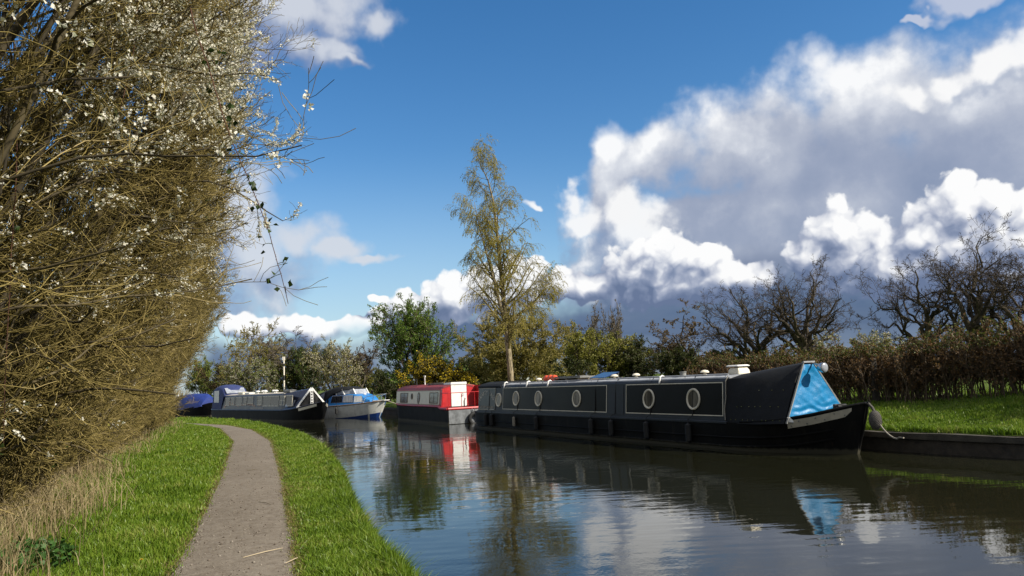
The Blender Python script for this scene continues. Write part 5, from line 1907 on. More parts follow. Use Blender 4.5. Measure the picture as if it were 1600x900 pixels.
place_bare(109, 1078, 68, 470, 135, "brown budding tree with a wide flat crown", "budding_tree", n=(8, 6, 6, 5, 3), wig=0.24, ang=0.85, r0=0.26, trunk_h=0.3, mats=(B_OAK, B_TWIG), buds=[("buds", L_BROWN, 7000, 0.15)])
place_bare(110, 385, 88, 503, 125, "bare twiggy tree beside the left hedge, behind the pram hood", n=(8, 6, 6, 5, 3), wig=0.2, ang=0.8, r0=0.22, trunk_h=0.3, mats=(B_GREY, B_OLIVE), rmin=0.022, buds=[("buds", L_MID, 4500, 0.12)], group="bare trees in the distance")
place_bare(112, 468, 86, 514, 100, "bare tree with ivy clad lower limbs behind the striped post", "ivy_clad_tree", n=(9, 6, 6, 5, 3), wig=0.18, ang=0.7, r0=0.22, trunk_h=0.4, mats=(B_GREY, B_GREY), rmin=0.02)
place_bare(113, 566, 80, 540, 70, "low bare thorn tree left of the green hawthorn", n=(8, 6, 6, 5, 3), wig=0.2, ang=0.85, r0=0.15, trunk_h=0.25, mats=(B_GREY, B_TWIG), rmin=0.02, group="bare trees in the distance")

# ---- shrubs and leafy trees along the far bank
place_shrub(201, 646, 58, 466, 128, "rounded green hawthorn tree in fresh leaf behind the cruiser", [("foliage", L_HAW, 30000, 0.115, 0.06)], "hawthorn_tree", "tree", n=(7, 6, 6), nst=12, lean=0.55)
place_shrub(202, 678, 53, 556, 84, "dark gorse bush with yellow flowers behind the red boat", [("foliage", L_GORSE, 9000, 0.12, 0.0), ("flowers", L_GORSEF, 9500, 0.10, 0.4)], "gorse_bush", "bush", nst=12, lean=0.9, group="flowering gorse behind the red boat")
place_shrub(203, 716, 50.5, 575, 54, "lower bright yellow gorse bush between red boat and birch", [("foliage", L_GORSE, 5000, 0.12, 0.0), ("flowers", L_GORSEF, 9500, 0.10, 0.2)], "gorse_bush", "bush", nst=10, lean=0.9, group="flowering gorse behind the red boat")
place_shrub(204, 812, 51, 490, 142, "yellow-olive willow with soft drooping crown behind the birch trunk", [("foliage", L_OLIVE, 34000, 0.095, 0.12)], "willow_tree", "tree", mats=(B_OLIVE, B_OLIVE), n=(7, 6, 6), nst=12, lean=0.6, trop=-0.02)
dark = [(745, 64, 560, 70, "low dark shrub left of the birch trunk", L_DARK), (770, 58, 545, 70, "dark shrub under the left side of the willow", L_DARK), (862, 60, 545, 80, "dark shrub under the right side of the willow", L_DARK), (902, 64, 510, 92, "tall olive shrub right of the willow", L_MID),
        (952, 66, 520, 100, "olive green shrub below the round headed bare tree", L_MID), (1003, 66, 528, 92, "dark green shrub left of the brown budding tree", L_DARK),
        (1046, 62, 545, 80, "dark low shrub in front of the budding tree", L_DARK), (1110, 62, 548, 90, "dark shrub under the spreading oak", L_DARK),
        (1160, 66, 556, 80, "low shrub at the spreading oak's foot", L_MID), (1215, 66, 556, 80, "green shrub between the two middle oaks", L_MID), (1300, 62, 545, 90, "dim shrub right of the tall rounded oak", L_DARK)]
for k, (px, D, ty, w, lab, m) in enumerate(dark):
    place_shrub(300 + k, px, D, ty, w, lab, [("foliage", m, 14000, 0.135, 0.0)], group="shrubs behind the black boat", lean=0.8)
left = [(322, 96, 558, 70, "fresh green bush at the left hedge's far end", [("foliage", L_LIME, 9000, 0.15, 0.0)]),
        (390, 82, 560, 76, "pale flowering bush behind the pram hood", [("foliage", L_LIME, 5500, 0.12, 0.0), ("blossom", L_PALE, 6000, 0.11, 0.2)]),
        (430, 86, 548, 66, "olive bush left of the striped post", [("foliage", L_MID, 11000, 0.14, 0.0)]),
        (455, 84, 545, 46, "narrow ivy covered bush just right of the striped post", [("foliage", L_IVY, 8000, 0.14, 0.0)]),
        (488, 84, 540, 60, "dark ivy bush under the ivy clad tree", [("foliage", L_IVY, 10000, 0.14, 0.0)]),
        (530, 76, 528, 92, "white flowering blackthorn behind the triangular bow frame", [("foliage", L_MID, 5000, 0.12, 0.0), ("blossom", L_CREAMB, 7500, 0.10, 0.3)]),
        (350, 92, 566, 60, "dull brown bush between fresh green and pale bushes", [("foliage", L_BROWN, 7000, 0.14, 0.0)]),
        (560, 84, 572, 70, "low olive bush behind the cruiser's canopy", [("foliage", L_MID, 10000, 0.13, 0.0)]),
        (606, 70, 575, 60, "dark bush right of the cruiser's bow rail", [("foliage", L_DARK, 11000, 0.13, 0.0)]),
        (640, 62, 588, 80, "dark leaved bush under the green hawthorn", [("foliage", L_DARK, 9000, 0.13, 0.0)])]
for k, (px, D, ty, w, lab, lf) in enumerate(left):
    place_shrub(400 + k, px, D, ty, w, lab, lf, group="bushes behind the left boats", lean=0.8)
place_shrub(501, 1350, 44, 520, 150, "grey-white flowering bush above the right hedge", [("foliage", L_MID, 3500, 0.11, 0.0), ("blossom", L_PALE, 9000, 0.085, 0.3)], "blackthorn_bush", "bush", lean=0.9, nst=14)

# ---- the brown hedge on the right bank
hp = np.array([(19.5, 9.5), (16.6, 14.2), (13.6, 18.2), (11.2, 21.6), (9.0, 26.0), (7.2, 30.5)])
hs = np.concatenate([[0], np.cumsum(np.linalg.norm(np.diff(hp, axis=0), axis=1))])
rng = np.random.default_rng(61)
NS = 1600
s = rng.uniform(0, hs[-1], NS)
bx, by = np.interp(s, hs, hp[:, 0]), np.interp(s, hs, hp[:, 1])
tn = unit(np.stack([np.interp(s + .5, hs, hp[:, 0]) - np.interp(s - .5, hs, hp[:, 0]), np.interp(s + .5, hs, hp[:, 1]) - np.interp(s - .5, hs, hp[:, 1])], 1))
off = rng.normal(size=NS) * 0.35
bx, by = bx + tn[:, 1] * off, by - tn[:, 0] * off
bz = hz_far(bx, by)
hh = np.interp(s, [0, 6, 11, 15, 20, 30, 45], [3.0, 2.7, 1.75, 1.38, 1.32, 1.4, 1.5]) * rng.uniform(0.75, 1.12, NS) * (1 + 0.12 * np.sin(s * 1.9) + 0.08 * np.sin(s * 4.3))
K = 6
P = np.zeros((NS, K, 3))
P[:, 0] = np.stack([bx, by, bz], 1)
d = unit(np.stack([rng.normal(size=NS) * 0.18, rng.normal(size=NS) * 0.18, np.ones(NS)], 1))
for k in range(1, K):
    d = unit(d + rng.normal(size=d.shape) * 0.12)
    P[:, k] = P[:, k - 1] + d * (hh / (K - 1))[:, None]
S0 = (P, np.linspace(0.014, 0.006, K)[None] * np.ones((NS, 1)))
org = np.array([float(hp[3][0]), float(hp[3][1]), float(hz_far(*hp[3]))])
S0 = (S0[0] - org, S0[1])
L1 = child_paths(S0[0], S0[1], n=7, t0=0.15, t1=1.0, ang=0.7, lr=0.42, rr=0.7, K=5, wig=0.16, trop=0.1, rng=rng)
L2 = child_paths(L1[0], L1[1], n=4, t0=0.1, t1=1.0, ang=0.7, lr=0.5, rr=0.7, K=4, wig=0.15, trop=0.05, rng=rng)
n1, n2 = 120000, 14000
C = on_paths(L2[0], n1 * 2, rng)
rel = (C[:, 2] + org[2] - hz_far(C[:, 0] + org[0], C[:, 1] + org[1]))
C = C[rng.uniform(size=len(C)) < np.clip((rel + 0.1) / 0.4, 0.45, 1)][:n1]
Ct = on_paths(L2[0], 160000, rng)
rel = (Ct[:, 2] + org[2] - hz_far(Ct[:, 0] + org[0], Ct[:, 1] + org[1]))
sloc = np.argmin(((Ct[:, None, :2] + org[None, None, :2]) - hp[None, :, :]) ** 2 @ np.ones(2), axis=1)
htop = np.interp(np.interp(sloc, np.arange(len(hs)), hs), [0, 6, 11, 15, 20, 30, 45], [3.0, 2.7, 1.75, 1.38, 1.32, 1.4, 1.5])
Ct = Ct[(rel > htop * 0.90)][:n2]
plant("clipped_hedge", "reddish brown clipped hedge with greener top along the right bank", "hedge", org, [S0, L1, L2], 1, (B_TWIG, B_TWIG), (4, 3, 3), rmin=0.006, rng=rng, trunk_name='stems',
      extra=[("brown_leaves", C, rng.uniform(0.04, 0.085, len(C)), rng.uniform(0.03, 0.05, len(C)), L_HEDGE, 0.0),
             ("green_leaves", Ct, rng.uniform(0.05, 0.10, len(Ct)), rng.uniform(0.035, 0.06, len(Ct)), L_HTOP, 0.4)])


# ------------------------------------------------------------------ the overgrown hedge on the left of the towpath
def overhang(z, y):
    """how far the hedge face leans out over its foot line at height z"""
    k = np.interp(y, [2, 7, 10, 15, 22, 30, 38], [0.55, 0.68, 0.80, 0.78, 0.76, 0.76, 0.70])
    cut = np.interp(y, [2, 8, 14, 22, 38], [0.6, 0.9, 1.3, 1.7, 2.0])
    o = k * np.clip(z - cut, 0, None)
    return 3.1 * np.tanh(o / 2.9) - 0.42 * np.clip(z - 5.4, 0, None)


def hedge_wood(seed, y0, y1, n, hfun, reach, dense, nk=(6, 6, 5), depth=1.7, ypow=1.0, low=0.0):
    rng = np.random.default_rng(seed)
    y = y0 + (y1 - y0) * rng.uniform(0, 1, n) ** ypow
    back = rng.uniform(0, 1, n) ** 1.2 * depth
    h = hfun(y) * np.where(rng.uniform(size=n) < low, rng.uniform(0.25, 0.6, n), rng.uniform(0.75, 1.08, n))
    K = 10
    P = np.zeros((n, K, 3))
    wv = np.cumsum(rng.normal(size=(n, K, 2)) * 0.075, axis=1)
    wv -= wv[:, :1]
    lean = rng.normal(size=n) * 0.5
    for k in range(K):
        t = k / (K - 1)
        z = h * t
        yy = y + wv[:, k, 1] + lean * t * 1.2
        o = overhang(z, yy) * reach
        P[:, k, 0] = x_hedge(y) + (x_hedge(yy) - x_hedge(y)) - back * (1 - 0.75 * t) + o + wv[:, k, 0]
        P[:, k, 1] = yy
        P[:, k, 2] = ZL + z
    R = (0.012 + 0.0045 * h)[:, None] * np.linspace(1, 0.22, K)[None] * rng.uniform(0.6, 1.3, n)[:, None]
    out = np.array([0.55, -0.12, 0.25])
    L1 = child_paths(P, R, n=nk[0], t0=0.06, t1=1.0, ang=0.65, lr=0.21, rr=0.55, K=8, wig=0.20, trop=0.05, rng=rng, out=out * 0.8, tip=0.45, minlen=0.35)
    L2 = child_paths(L1[0], L1[1], n=nk[1], t0=0.1, t1=1.0, ang=0.7, lr=0.50, rr=0.6, K=6, wig=0.20, trop=0.03, rng=rng, out=out * 0.5, minlen=0.16)
    L3 = child_paths(L2[0], L2[1], n=nk[2], t0=0.1, t1=1.0, ang=0.75, lr=0.60, rr=0.65, K=4, wig=0.22, trop=0.02, rng=rng, out=out * 0.3, minlen=0.08)
    return [(P, R), L1, L2, L3], rng


B_HEDGE = bark_mat("hedge_twigs", [(0.038, 0.028, 0.010), (0.105, 0.081, 0.024), (0.19, 0.147, 0.042), (0.29, 0.225, 0.075), (0.40, 0.31, 0.155)], 2.0, 0, 0.75)
B_HSTEM = bark_mat("hedge_stems", [(0.035, 0.028, 0.017), (0.085, 0.067, 0.038), (0.15, 0.12, 0.066)], 6.0, 0.004, 0.6)
B_BLACK = bark_mat("blackthorn_bark", [(0.028, 0.024, 0.018), (0.070, 0.056, 0.032), (0.125, 0.100, 0.052)], 6.0, 0.003, 0.6)


def moved(sk, o):
    return [(p - o, r) for p, r in sk]


def wood_parts(root, sk, split, mats, sides, rmin):
    V, F = tube_block(sk[:split], sides[:split], rmin)
    link('stems', mesh_from('stems', V, F, mats[0], smooth=True), root)
    V, F = tube_block(sk[split:], sides[split:], rmin * 0.8)
    link('twigs', mesh_from('twigs', V, F, mats[1]), root)


def flowers_np(C, s, rng):
    """two crossed petals pairs per blossom"""
    V, F = leaves_np(np.repeat(C, 3, axis=0) + rng.normal(size=(len(C) * 3, 3)) * 0.006, np.repeat(s, 3), np.repeat(s, 3) * 0.95, rng, 0.1, 0.25)
    return V, F


# near: flowering blackthorn, tall and arching over the path
hf = lambda y: np.interp(y, [1, 5, 8, 12, 16, 20], [7.2, 7.6, 7.6, 7.2, 6.4, 5.8])
sk, rng = hedge_wood(71, 3.0, 18.0, 165, hf, 1.0, 1.0, nk=(14, 9, 7), depth=2.2, low=0.25)
org = np.array([float(x_hedge(9)), 9.0, ZL])
bl = empty("blackthorn", tuple(org), 0, "tall flowering blackthorn arching over the towpath, nearest part of the left hedge", "blackthorn")
sk = moved(sk, org)
wood_parts(bl, sk, 2, (B_BLACK, B_HEDGE), (7, 5, 3, 3), 0.0029)
# blossom sits thickest on the outer, upper twigs, in sprays
tw = sk[2][0]
mid = tw[:, 2] + org
ov = mid[:, 0] - x_hedge(mid[:, 1]) - overhang(mid[:, 2] - ZL, mid[:, 1])
spray = np.sin(mid[:, 0] * 2.3 + mid[:, 2] * 1.7) + np.sin(mid[:, 1] * 1.9 - mid[:, 2] * 2.6) + rng.normal(size=len(mid)) * 0.7
w = np.clip((mid[:, 2] - 2.6) / 2.2, 0.0, 1) * np.clip(0.55 + 0.75 * (ov + 0.35), 0.03, 1) * np.clip((spray + 0.3) / 1.4, 0.02, 1)
w += 0.012
idx = rng.choice(len(tw), size=13000, p=w / w.sum())
nper = 7
ii = np.repeat(idx, nper)
f = np.clip(np.repeat(rng.uniform(0.2, 0.9, len(idx)), nper) + rng.normal(size=len(ii)) * 0.16, 0, 1) * (tw.shape[1] - 1)
k = np.minimum(f.astype(int), tw.shape[1] - 2)
C = tw[ii, k] * (1 - (f - k)[:, None]) + tw[ii, k + 1] * (f - k)[:, None] + rng.normal(size=(len(ii), 3)) * 0.014
V, F = flowers_np(C, rng.uniform(0.016, 0.028, len(C)), rng)
link("blossom", mesh_from("blossom", V, [F], L_WHITE), bl)
# a few dark bramble and ivy leaves caught in the near twigs
C = on_paths(sk[2][0], 9000, rng)
cl = np.sin(C[:, 0] * 1.1 + 1) + np.sin(C[:, 1] * 0.8) + np.sin(C[:, 2] * 1.3 + C[:, 1])
C = C[cl > 0.8][:5200]
V, F = leaves_np(C, rng.uniform(0.035, 0.075, len(C)), rng.uniform(0.03, 0.055, len(C)), rng, -0.2)
link("leaves", mesh_from("leaves", V, [F], L_BRAM), bl)

# beyond: the brown twiggy hedge running away along the path
hf = lambda y: np.interp(y, [8, 14, 20, 28, 33, 37, 40], [4.4, 5.2, 5.6, 5.4, 5.2, 4.8, 3.6])
sk, rng = hedge_wood(72, 9.0, 39.0, 560, hf, 0.97, 1.0, nk=(13, 9, 6), depth=1.6, ypow=1.25, low=0.55)
org = np.array([float(x_hedge(20)), 20.0, ZL])
hg = empty("wild_hedge", tuple(org), 0, "dense olive brown twiggy hedge running away along the left of the towpath", "hedge")
sk = moved(sk, org)
wood_parts(hg, sk, 2, (B_HSTEM, B_HEDGE), (5, 4, 3, 3), 0.0050)
C = on_paths(sk[2][0], 30000, rng)
zz = C[:, 2]
cl = np.sin(C[:, 1] * 1.1 + C[:, 2]) + np.sin(C[:, 2] * 2.1 + C[:, 0])
C = C[(zz > 2.2) & (cl > 1.05)][:4200]
V, F = flowers_np(C, rng.uniform(0.018, 0.032, len(C)), rng)
link("blossom", mesh_from("blossom", V, [F], L_WHITE), hg)
C = on_paths(sk[2][0], 26000, rng)
C = C[np.sin(C[:, 1] * 0.7) + np.sin(C[:, 2] * 1.1 + 2) + rng.normal(size=len(C)) * 0.4 > 0.4][:9000]
V, F = leaves_np(C, rng.uniform(0.03, 0.06, len(C)), rng.uniform(0.02, 0.04, len(C)), rng, 0.2)
link("leaves", mesh_from("leaves", V, [F], L_MID), hg)


# ---- long bramble shoots hanging in front of the blackthorn
def bramble(pix, D, r0, label, seed, nl=12, t0=0.35, leafs=0.055):
    rng = np.random.default_rng(seed)
    pts = [at(x, y, D + dz) for x, y, dz in pix]
    o = pts[0]
    e = empty("bramble_shoot", tuple(map(float, o)), 0, label, "bramble", "bramble shoots over the hedge")
    P, _ = stem([q - o for q in pts], None, 40)
    P = P + np.cumsum(rng.normal(size=P.shape) * 0.0025, axis=1)
    R = r0 * np.linspace(1, 0.35, 40)[None]
    blocks = [tubes_np(P, R, 6)]
    # thorns
    C = on_paths(P, 90, rng)
    d = unit(rng.normal(size=C.shape)) * 0.012
    blocks.append(tubes_np(np.stack([C, C + d], 1), np.stack([np.full(len(C), 0.002), np.full(len(C), 0.0004)], 1), 3))
    V, F = join_np(blocks)
    link("cane", mesh_from("cane", V, F, B_CANE), e)
    Vs, Fs = [], []
    for q in np.linspace(t0, 0.99, nl):
        i = int(q * 39)
        p = P[0, i]
        pet = unit(rng.normal(size=3)) * rng.uniform(0.05, 0.11)
        n = 3
        C = p + pet + rng.normal(size=(n, 3)) * 0.02
        V, F = leaves_np(C, rng.uniform(0.8, 1.2, n) * leafs, rng.uniform(0.6, 0.9, n) * leafs, rng, -0.3, 0.2)
        Vs.append((V, F))
        Vs.append(tubes_np(np.array([[p, p + pet * 0.5 + [0, 0, 0.004], p + pet]]), np.array([[0.003, 0.0026, 0.002]]), 3))
    V, F = join_np(Vs)
    link("leaves", mesh_from("leaves", V, F, L_BRAM), e)


B_CANE = bark_mat("bramble_cane", [(0.06, 0.025, 0.018), (0.10, 0.05, 0.03)], 9.0, 0, 0.3)
bramble([(285, -40, 0), (305, 40, -.1), (330, 110, -.2), (352, 180, -.3), (372, 235, -.35), (395, 290, -.4), (418, 345, -.45), (430, 385, -.45), (442, 425, -.45), (455, 474, -.42)], 6.2, 0.0065, "long arching bramble cane dangling leaves against the sky", 31, 16, 0.3)
bramble([(215, -40, 0), (212, 40, 0), (200, 110, 0.1), (185, 180, 0.1), (160, 260, 0.2)], 6.0, 0.006, "reddish bramble cane lying against the blackthorn's blossom", 32, 6, 0.2)
bramble([(8, -40, 0), (22, 60, 0), (26, 160, 0), (24, 270, 0), (16, 400, 0.1), (8, 560, 0.2), (4, 700, 0.3)], 5.4, 0.006, "tall thin cane standing at the picture's left edge", 33, 3, 0.1)


# ------------------------------------------------------------------ grass, dry stalks, weeds
def blades(P, H, Wd, rng, lean=0.45):
    n = len(P)
    a = rng.uniform(0, 2 * np.pi, n)
    s = np.stack([np.cos(a), np.sin(a), np.zeros(n)], 1)
    b = rng.uniform(0, 2 * np.pi, n)
    ld = np.stack([np.cos(b), np.sin(b), np.zeros(n)], 1) * (np.abs(rng.normal(size=n)) * lean)[:, None]
    up = np.array([0, 0, 1.0])
    H = H[:, None]
    W2 = Wd[:, None] * 0.5
    p0, p1 = P - s * W2, P + s * W2
    m = P + (up * 0.6 + ld * 0.35) * H
    p2, p3 = m + s * W2 * 0.75, m - s * W2 * 0.75
    p4 = P + (up * 0.92 + ld * 1.0) * H
    V = np.stack([p0, p1, p2, p3, p4], 1).reshape(-1, 3)
    i = np.arange(n)[:, None] * 5
    return V, i + np.array([[0, 1, 2, 3]]), i + np.array([[3, 2, 4]])


L_GRASS = leaf_mat("grass_blade", [(0.034, 0.062, 0.006), (0.082, 0.148, 0.011), (0.142, 0.225, 0.020), (0.185, 0.255, 0.030), (0.28, 0.26, 0.085)], 0.35, 0.42, pscale=1.6, gloss=0.03)
L_STRAW = leaf_mat("straw", [(0.17, 0.125, 0.060), (0.30, 0.23, 0.12), (0.40, 0.32, 0.18)], 0.3, 0.6, pscale=0.8)


def ysample(n, y0, y1, rng, p=1.15):
    u = rng.uniform(size=n)
    a, b = y0 ** (1 - p), y1 ** (1 - p)
    return (a + (b - a) * u) ** (1 / (1 - p))


def grass_obj(name, label, V, F4, F3, m):
    o = link(name, mesh_from(name, V, [F4, F3], m))
    return tag(o, label, "grass", kind='stuff')


rng = np.random.default_rng(81)


def patchy(x, y):
    return 0.5 + 0.25 * np.sin(x * 1.7 + 2 * np.sin(y * 0.8)) + 0.25 * np.sin(y * 2.3 + x * 0.9 + 1.3 * np.sin(x * 2.1))


# left verge
n = 150000
y = ysample(n, 4.6, 44, rng, 1.3)
u = rng.uniform(size=n) ** 0.9
xl, xr = x_hedge(y) - 0.2, x_pl(y) + 0.07 * rng.normal(size=n) * 0.7 + 0.02
x = xr - (xr - xl) * u
edge = np.clip((xr - x) / 0.25, 0, 1)
zz = ZL + 0.01 + 0.04 * np.clip((xr - x) / 2.5, 0, 1)
pt = patchy(x, y)
H = (0.024 + 0.036 * edge + 0.055 * pt ** 2 * edge) * rng.uniform(0.5, 1.5, n) * (1 + 0.5 * np.clip((x - xl < 0.8), 0, 1))
Wd = rng.uniform(0.0045, 0.008, n) + 0.00055 * y
V, a, b = blades(np.stack([x, y, zz - 0.005], 1), H, Wd, rng)
grass_obj("grass", "short bright green grass between hedge and towpath", V, a, b, L_GRASS)
# strip between path and water, longer along the bank's lip
n = 120000
y = ysample(n, 4.4, 56, rng, 1.3)
xl, xr = x_pr(y) - 0.02 + rng.normal(size=n) * 0.04, x_bank(y) + 0.04
u = rng.uniform(size=n)
lip = rng.uniform(size=n) < 0.22
u = np.where(lip, 1 - np.abs(rng.normal(size=n)) * 0.06, u)
x = xl + (xr - xl) * np.clip(u, 0, 1.02)
d_l, d_r = np.clip((x - xl) / 0.25, 0, 1), xr - x
z = np.where(d_r < 0.10, ZL - 0.14 * (0.10 - d_r) / 0.10, ZL)
pt = patchy(x * 1.3, y)
H = (0.022 + 0.028 * d_l + 0.055 * pt ** 2 * d_l + 0.10 * np.exp(-(d_r / 0.22) ** 2) * rng.uniform(0.3, 1.3, n)) * rng.uniform(0.6, 1.3, n)
Wd = rng.uniform(0.0045, 0.008, n) + 0.00055 * y
V, a, b = blades(np.stack([x, y, z - 0.005], 1), H, Wd, rng, 0.5)
grass_obj("grass", "green grass strip between towpath and canal, long at the lip", V, a, b, L_GRASS)
# far bank turf
n = 120000
s_ = rng.uniform(0, 1, n) ** 1.3
seg = np.interp(s_, np.linspace(0, 1, 14), np.arange(1, 15))
i0 = seg.astype(int)
q = far_bank[i0] + (far_bank[np.minimum(i0 + 1, len(far_bank) - 1)] - far_bank[i0]) * (seg - i0)[:, None]
dd = np.abs(rng.normal(size=n)) ** 1.2 * 3.2 + 0.12
q = q + far_nrm[i0] * dd[:, None]
keep = (far_dist(q[:, 0], q[:, 1]) > 0.10) & (q[:, 1] > 5)
q = q[keep]
zz = hz_far(q[:, 0], q[:, 1])
n = len(q)
fd = far_dist(q[:, 0], q[:, 1])
H = (0.05 + 0.06 * patchy(q[:, 0], q[:, 1]) + 0.08 * np.exp(-(fd / 0.3) ** 2)) * rng.uniform(0.6, 1.3, n)
V, a, b = blades(np.stack([q[:, 0], q[:, 1], zz - 0.01], 1), H, rng.uniform(0.006, 0.010, n) + 0.0006 * q[:, 1], rng)
grass_obj("grass", "rough green grass on the far bank in front of the hedge", V, a, b, L_GRASS)
# tufts spilling over the coping of the far bank
n = 9000
i0 = rng.integers(1, 15, n)
f = rng.uniform(size=n)[:, None]
q = far_bank[i0] * (1 - f) + far_bank[i0 + 1] * f + far_nrm[i0] * rng.uniform(0.0, 0.28, n)[:, None]
tuft = np.sin(q[:, 1] * 3.1) + np.sin(q[:, 1] * 7.3 + 1) + rng.normal(size=n) * 0.5
q = q[tuft > 0.1]
n = len(q)
V, a, b = blades(np.stack([q[:, 0], q[:, 1], np.full(n, 0.395)], 1), rng.uniform(0.06, 0.20, n), rng.uniform(0.006, 0.010, n) + 0.0006 * q[:, 1], rng, 0.9)
grass_obj("grass", "grass tufts spilling over the coping of the far bank", V, a, b, L_GRASS)
# worn, yellowish grass along both edges of the path
L_WORN = leaf_mat("worn_grass", [(0.085, 0.095, 0.018), (0.15, 0.15, 0.035), (0.22, 0.175, 0.075), (0.16, 0.105, 0.055)], 0.3, 0.5, pscale=2.0, gloss=0.02)
n = 46000
y = ysample(n, 4.4, 40, rng, 1.4)
sd = rng.uniform(size=n) < 0.38
dd = np.abs(rng.normal(size=n)) * np.where(sd, 0.09, 0.24) - 0.05
x = np.where(sd, x_pl(y) - dd, x_pr(y) + dd)
kk = rng.uniform(size=n) < 0.35 + 0.65 * patchy(x * 2.1, y * 1.4)
x, y = x[kk], y[kk]
n = len(x)
V, a, b = blades(np.stack([x, y, np.full(n, ZL - 0.008)], 1), rng.uniform(0.015, 0.055, n), rng.uniform(0.004, 0.007, n) + 0.0005 * y, rng, 1.1)
grass_obj("grass", "thin worn yellowish grass along the edges of the towpath", V, a, b, L_WORN)
# dry straw stalks along the foot of the left hedge
n = 9500
y = ysample(n, 5.5, 40, rng, 1.4)
cl = np.sin(y * 1.3) + np.sin(y * 3.1 + 1) * 0.6 + np.interp(y, [6, 9, 13, 16, 30], [0.9, 1.2, 0.9, 0.1, -0.2])
kk = rng.uniform(size=n) < np.clip(0.35 + 0.35 * cl, 0.06, 1)
y = y[kk]
n = len(y)
x = x_hedge(y) + rng.normal(size=n) * 0.38 + np.interp(y, [6, 10, 14, 20], [0.45, 0.40, 0.25, 0.1])
H = rng.uniform(0.15, 0.52, n) * np.interp(y, [6, 12, 40], [1.0, 1.1, 1.0])
V, a, b = blades(np.stack([x, y, np.full(n, ZL + 0.02)], 1), H, rng.uniform(0.004, 0.008, n) + 0.0003 * y, rng, 0.7)
o = link("dry_grass", mesh_from("dry_grass", V, [a, b], L_STRAW))
tag(o, "pale dry grass stalks along the foot of the left hedge", "dry grass", kind='stuff')


# small loose stones on the path
n = 2600
y = ysample(n, 4.5, 26, rng, 1.5)
f = rng.uniform(0, 1, n)
f = np.where(rng.uniform(size=n) < 0.5, np.where(f < 0.5, f * 0.25, 1 - (1 - f) * 0.25), f)
x = x_pl(y) + (x_pr(y) - x_pl(y)) * f
r = rng.uniform(0.004, 0.010, n) * rng.choice([1, 1, 1, 1.7], n)
base = np.array([[1, 0, 0], [0, 1, 0], [-1, 0, 0], [0, -1, 0], [0, 0, 0.8], [0, 0, -0.5]], float)
a = rng.uniform(0, 6.28, n)
ca, sa = np.cos(a)[:, None], np.sin(a)[:, None]
bb = base[None] * (1 + rng.normal(size=(n, 6, 1)) * 0.25) * r[:, None, None]
V = np.stack([bb[..., 0] * ca - bb[..., 1] * sa, bb[..., 0] * sa + bb[..., 1] * ca, bb[..., 2]], -1)
V += np.stack([x, y, ZP + 0.012 + 0.018 * np.sin(np.pi * f)], 1)[:, None, :]
T = np.array([[0, 1, 4], [1, 2, 4], [2, 3, 4], [3, 0, 4], [1, 0, 5], [2, 1, 5], [3, 2, 5], [0, 3, 5]])
o = link("pebbles", mesh_from("pebbles", V.reshape(-1, 3), [(np.arange(n)[:, None, None] * 6 + T[None]).reshape(-1, 3)], bark_mat("loose_stone", [(0.07, 0.052, 0.038), (0.15, 0.125, 0.10), (0.27, 0.24, 0.20)], 30, 0, 0.9)))
tag(o, "small loose stones and grit scattered on the towpath", "pebbles", kind='stuff')


# nettles at the lower left corner
def nettles(cx, cy, n, rad_, label, seed):
    rng = np.random.default_rng(seed)
    e = empty("nettle_patch", (cx, cy, ZL), 0, label, "nettles")
    st, lf = [], []
    for k in range(n):
        a, r = rng.uniform(0, 6.28), rad_ * math.sqrt(rng.uniform())
        b0 = np.array([r * math.cos(a), r * math.sin(a), 0.0])
        h = rng.uniform(0.10, 0.24)
        top = b0 + np.array([rng.normal() * 0.04, rng.normal() * 0.04, h])
        st.append(np.stack([b0, (b0 + top) / 2, top]))
        for z in np.linspace(0.35, 1.0, 5):
            for s in range(2):
                lf.append(b0 + (top - b0) * z)
    st = np.array(st)
    V, F = tubes_np(st, np.full(st.shape[:2], 0.003), 3)
    link("stems", mesh_from("stems", V, [F], L_HAW), e)
    lf = np.array(lf)
    V, F = leaves_np(lf, rng.uniform(0.05, 0.085, len(lf)), rng.uniform(0.035, 0.05, len(lf)), rng, 0.15, 0.15)
    link("leaves", mesh_from("leaves", V, [F], leaf_mat("nettle_leaf", [(0.025, 0.065, 0.012), (0.045, 0.11, 0.02), (0.07, 0.15, 0.03)], 0.3)), e)


q = onz(36, 895, ZL)
nettles(float(q[0]), float(q[1]), 70, 0.42, "clump of young green nettles at the foot of the hedge", 91)
# dandelion
q = onz(221, 893, ZL)
e = empty("dandelion", (float(q[0]), float(q[1]), ZL), 0, "single yellow dandelion in the grass beside the path", "dandelion")
mb = MB()
for k in range(26):
    a = k * 2.4
    r = 0.004 + 0.0009 * k
    u = Vector((math.cos(a), math.sin(a), 0))
    v = Vector((-math.sin(a), math.cos(a), 0)) * 0.004
    c = Vector((0, 0, 0.105 - 0.0003 * k))
    mb.add([c - v, c + u * r + Vector((0, 0, 0.004)), c + v], [(0, 1, 2)])
mb.build("flower_head", mat("dandelion_yellow", (0.75, 0.48, 0.01), 0.7), e)
MB().tube([(0.01, 0, 0), (0.004, 0, 0.06), (0, 0, 0.105)], 0.0025, 6).build("stalk", L_GRASS, e)
# fallen twigs on the path

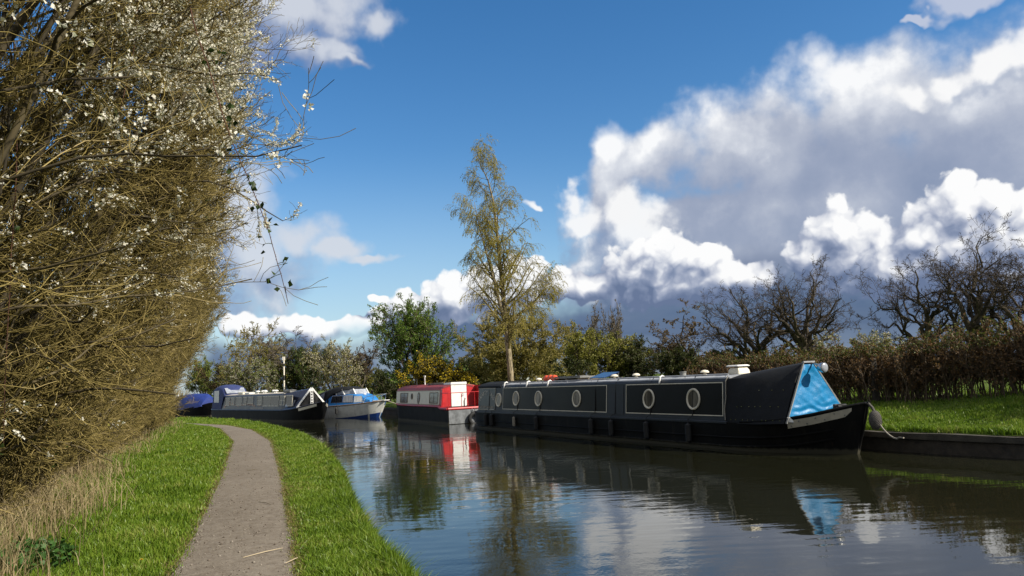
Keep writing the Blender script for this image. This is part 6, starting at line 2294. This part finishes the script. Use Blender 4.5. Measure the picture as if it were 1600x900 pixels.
M_STRAWP = mat("pale_straw", (0.42, 0.34, 0.22), 0.8)
for x0, y0, x1, y1, m_, lab in ((380, 871, 442, 856, M_STRAWP, "long pale straw lying across the near path"), (404, 784, 424, 789, B_HSTEM, "short dark twig in the middle of the path"),
                                (386, 735, 402, 734, B_HSTEM, "small dark twig further up the path"), (446, 880, 468, 870, M_STRAWP, "pale straw at the path's right edge")):
    a, b = onz(x0, y0, ZP + 0.034), onz(x1, y1, ZP + 0.034)
    c = (a + b) / 2 + np.array([0.01, 0.02, 0.004])
    tag(MB().tube([tuple(a), tuple(c), tuple(b)], [0.003, 0.004, 0.002], 6).build("fallen_twig", m_), lab, "twig", "twigs on the towpath")

# ------------------------------------------------------------------ far bank furniture
p = spot(444, 78)
H, _ = size_of(444, 78, 558, 10, p[2])
e = empty("striped_post", tuple(map(float, p)), 0, "tall post banded black and white behind the dark blue narrowboat", "post")
M_PBLK, M_PWHT = mat("black_band_paint", (0.02, 0.02, 0.02), 0.6), mat("white_band_paint", (0.72, 0.66, 0.56), 0.6)
top = H
zs = [0, H - 3.2, H - 2.25, H - 1.75, H - 0.9, H - 0.62, H]
for k in range(6):
    MB().lathe([(0.07, zs[k]), (0.07, zs[k + 1] - 0.004)], (0, 0, 0), 12).build("band", M_PBLK if k in (0, 2, 4) else M_PWHT, e)
MB().box(-0.15, 0.11, -0.05, 0.05, H - 0.30, H + 0.04).build("sign_plate", M_PWHT, e)
# dark rail fence beside the tarpaulin boat
fa, fb2 = np.array([-47.0, 88.0]), np.array([-30.0, 84.5])
zf = float(hz_far(-35, 86))
e = empty("rail_fence", (float(fa[0]), float(fa[1]), zf), 0, "dark rail fence behind the tarpaulin covered narrowboat", "fence")
dv = fb2 - fa
MB().bar((0, 0, 1.35), (float(dv[0]), float(dv[1]), 1.35), 0.10).build("rail", M_RUBBER, e)
MB().bar((0, 0, 0.75), (float(dv[0]), float(dv[1]), 0.75), 0.08).build("rail", M_RUBBER, e)
for k in range(7):
    t = k / 6
    MB().bar((float(dv[0] * t), float(dv[1] * t), 0), (float(dv[0] * t), float(dv[1] * t), 1.5), 0.12).build("post", M_RUBBER if k % 3 else M_GRP, e)
# small wooden mooring posts along the far bank by the cruiser
for k, (px, D, lab) in enumerate(((507, 60, "grey wooden post left of the cruiser's canopy"), (571, 59, "short dark post above the cruiser's bow, left of two"), (581, 58.5, "short dark post above the cruiser's bow, right of two"))):
    q = spot(px, D)
    o = MB().loft([[(-s, -s, z), (s, -s, z), (s, s, z), (-s, s, z)] for s, z in ((0.09, -0.1), (0.085, 1.15), (0.05, 1.22))]).build("mooring_post", M_WOOD if k == 0 else M_PILE)
    o.location = tuple(map(float, q))
    tag(o, lab, "post", "mooring posts by the cruiser")
q = spot(1367, 22.9)
o = MB().loft([[(-s, -s, z), (s, -s, z), (s, s, z), (-s, s, z)] for s, z in ((0.08, -0.1), (0.075, 1.18), (0.05, 1.22))]).build("fence_post", M_PILE)
o.location = tuple(map(float, q))
tag(o, "dark wooden post standing in the brown hedge", "post")
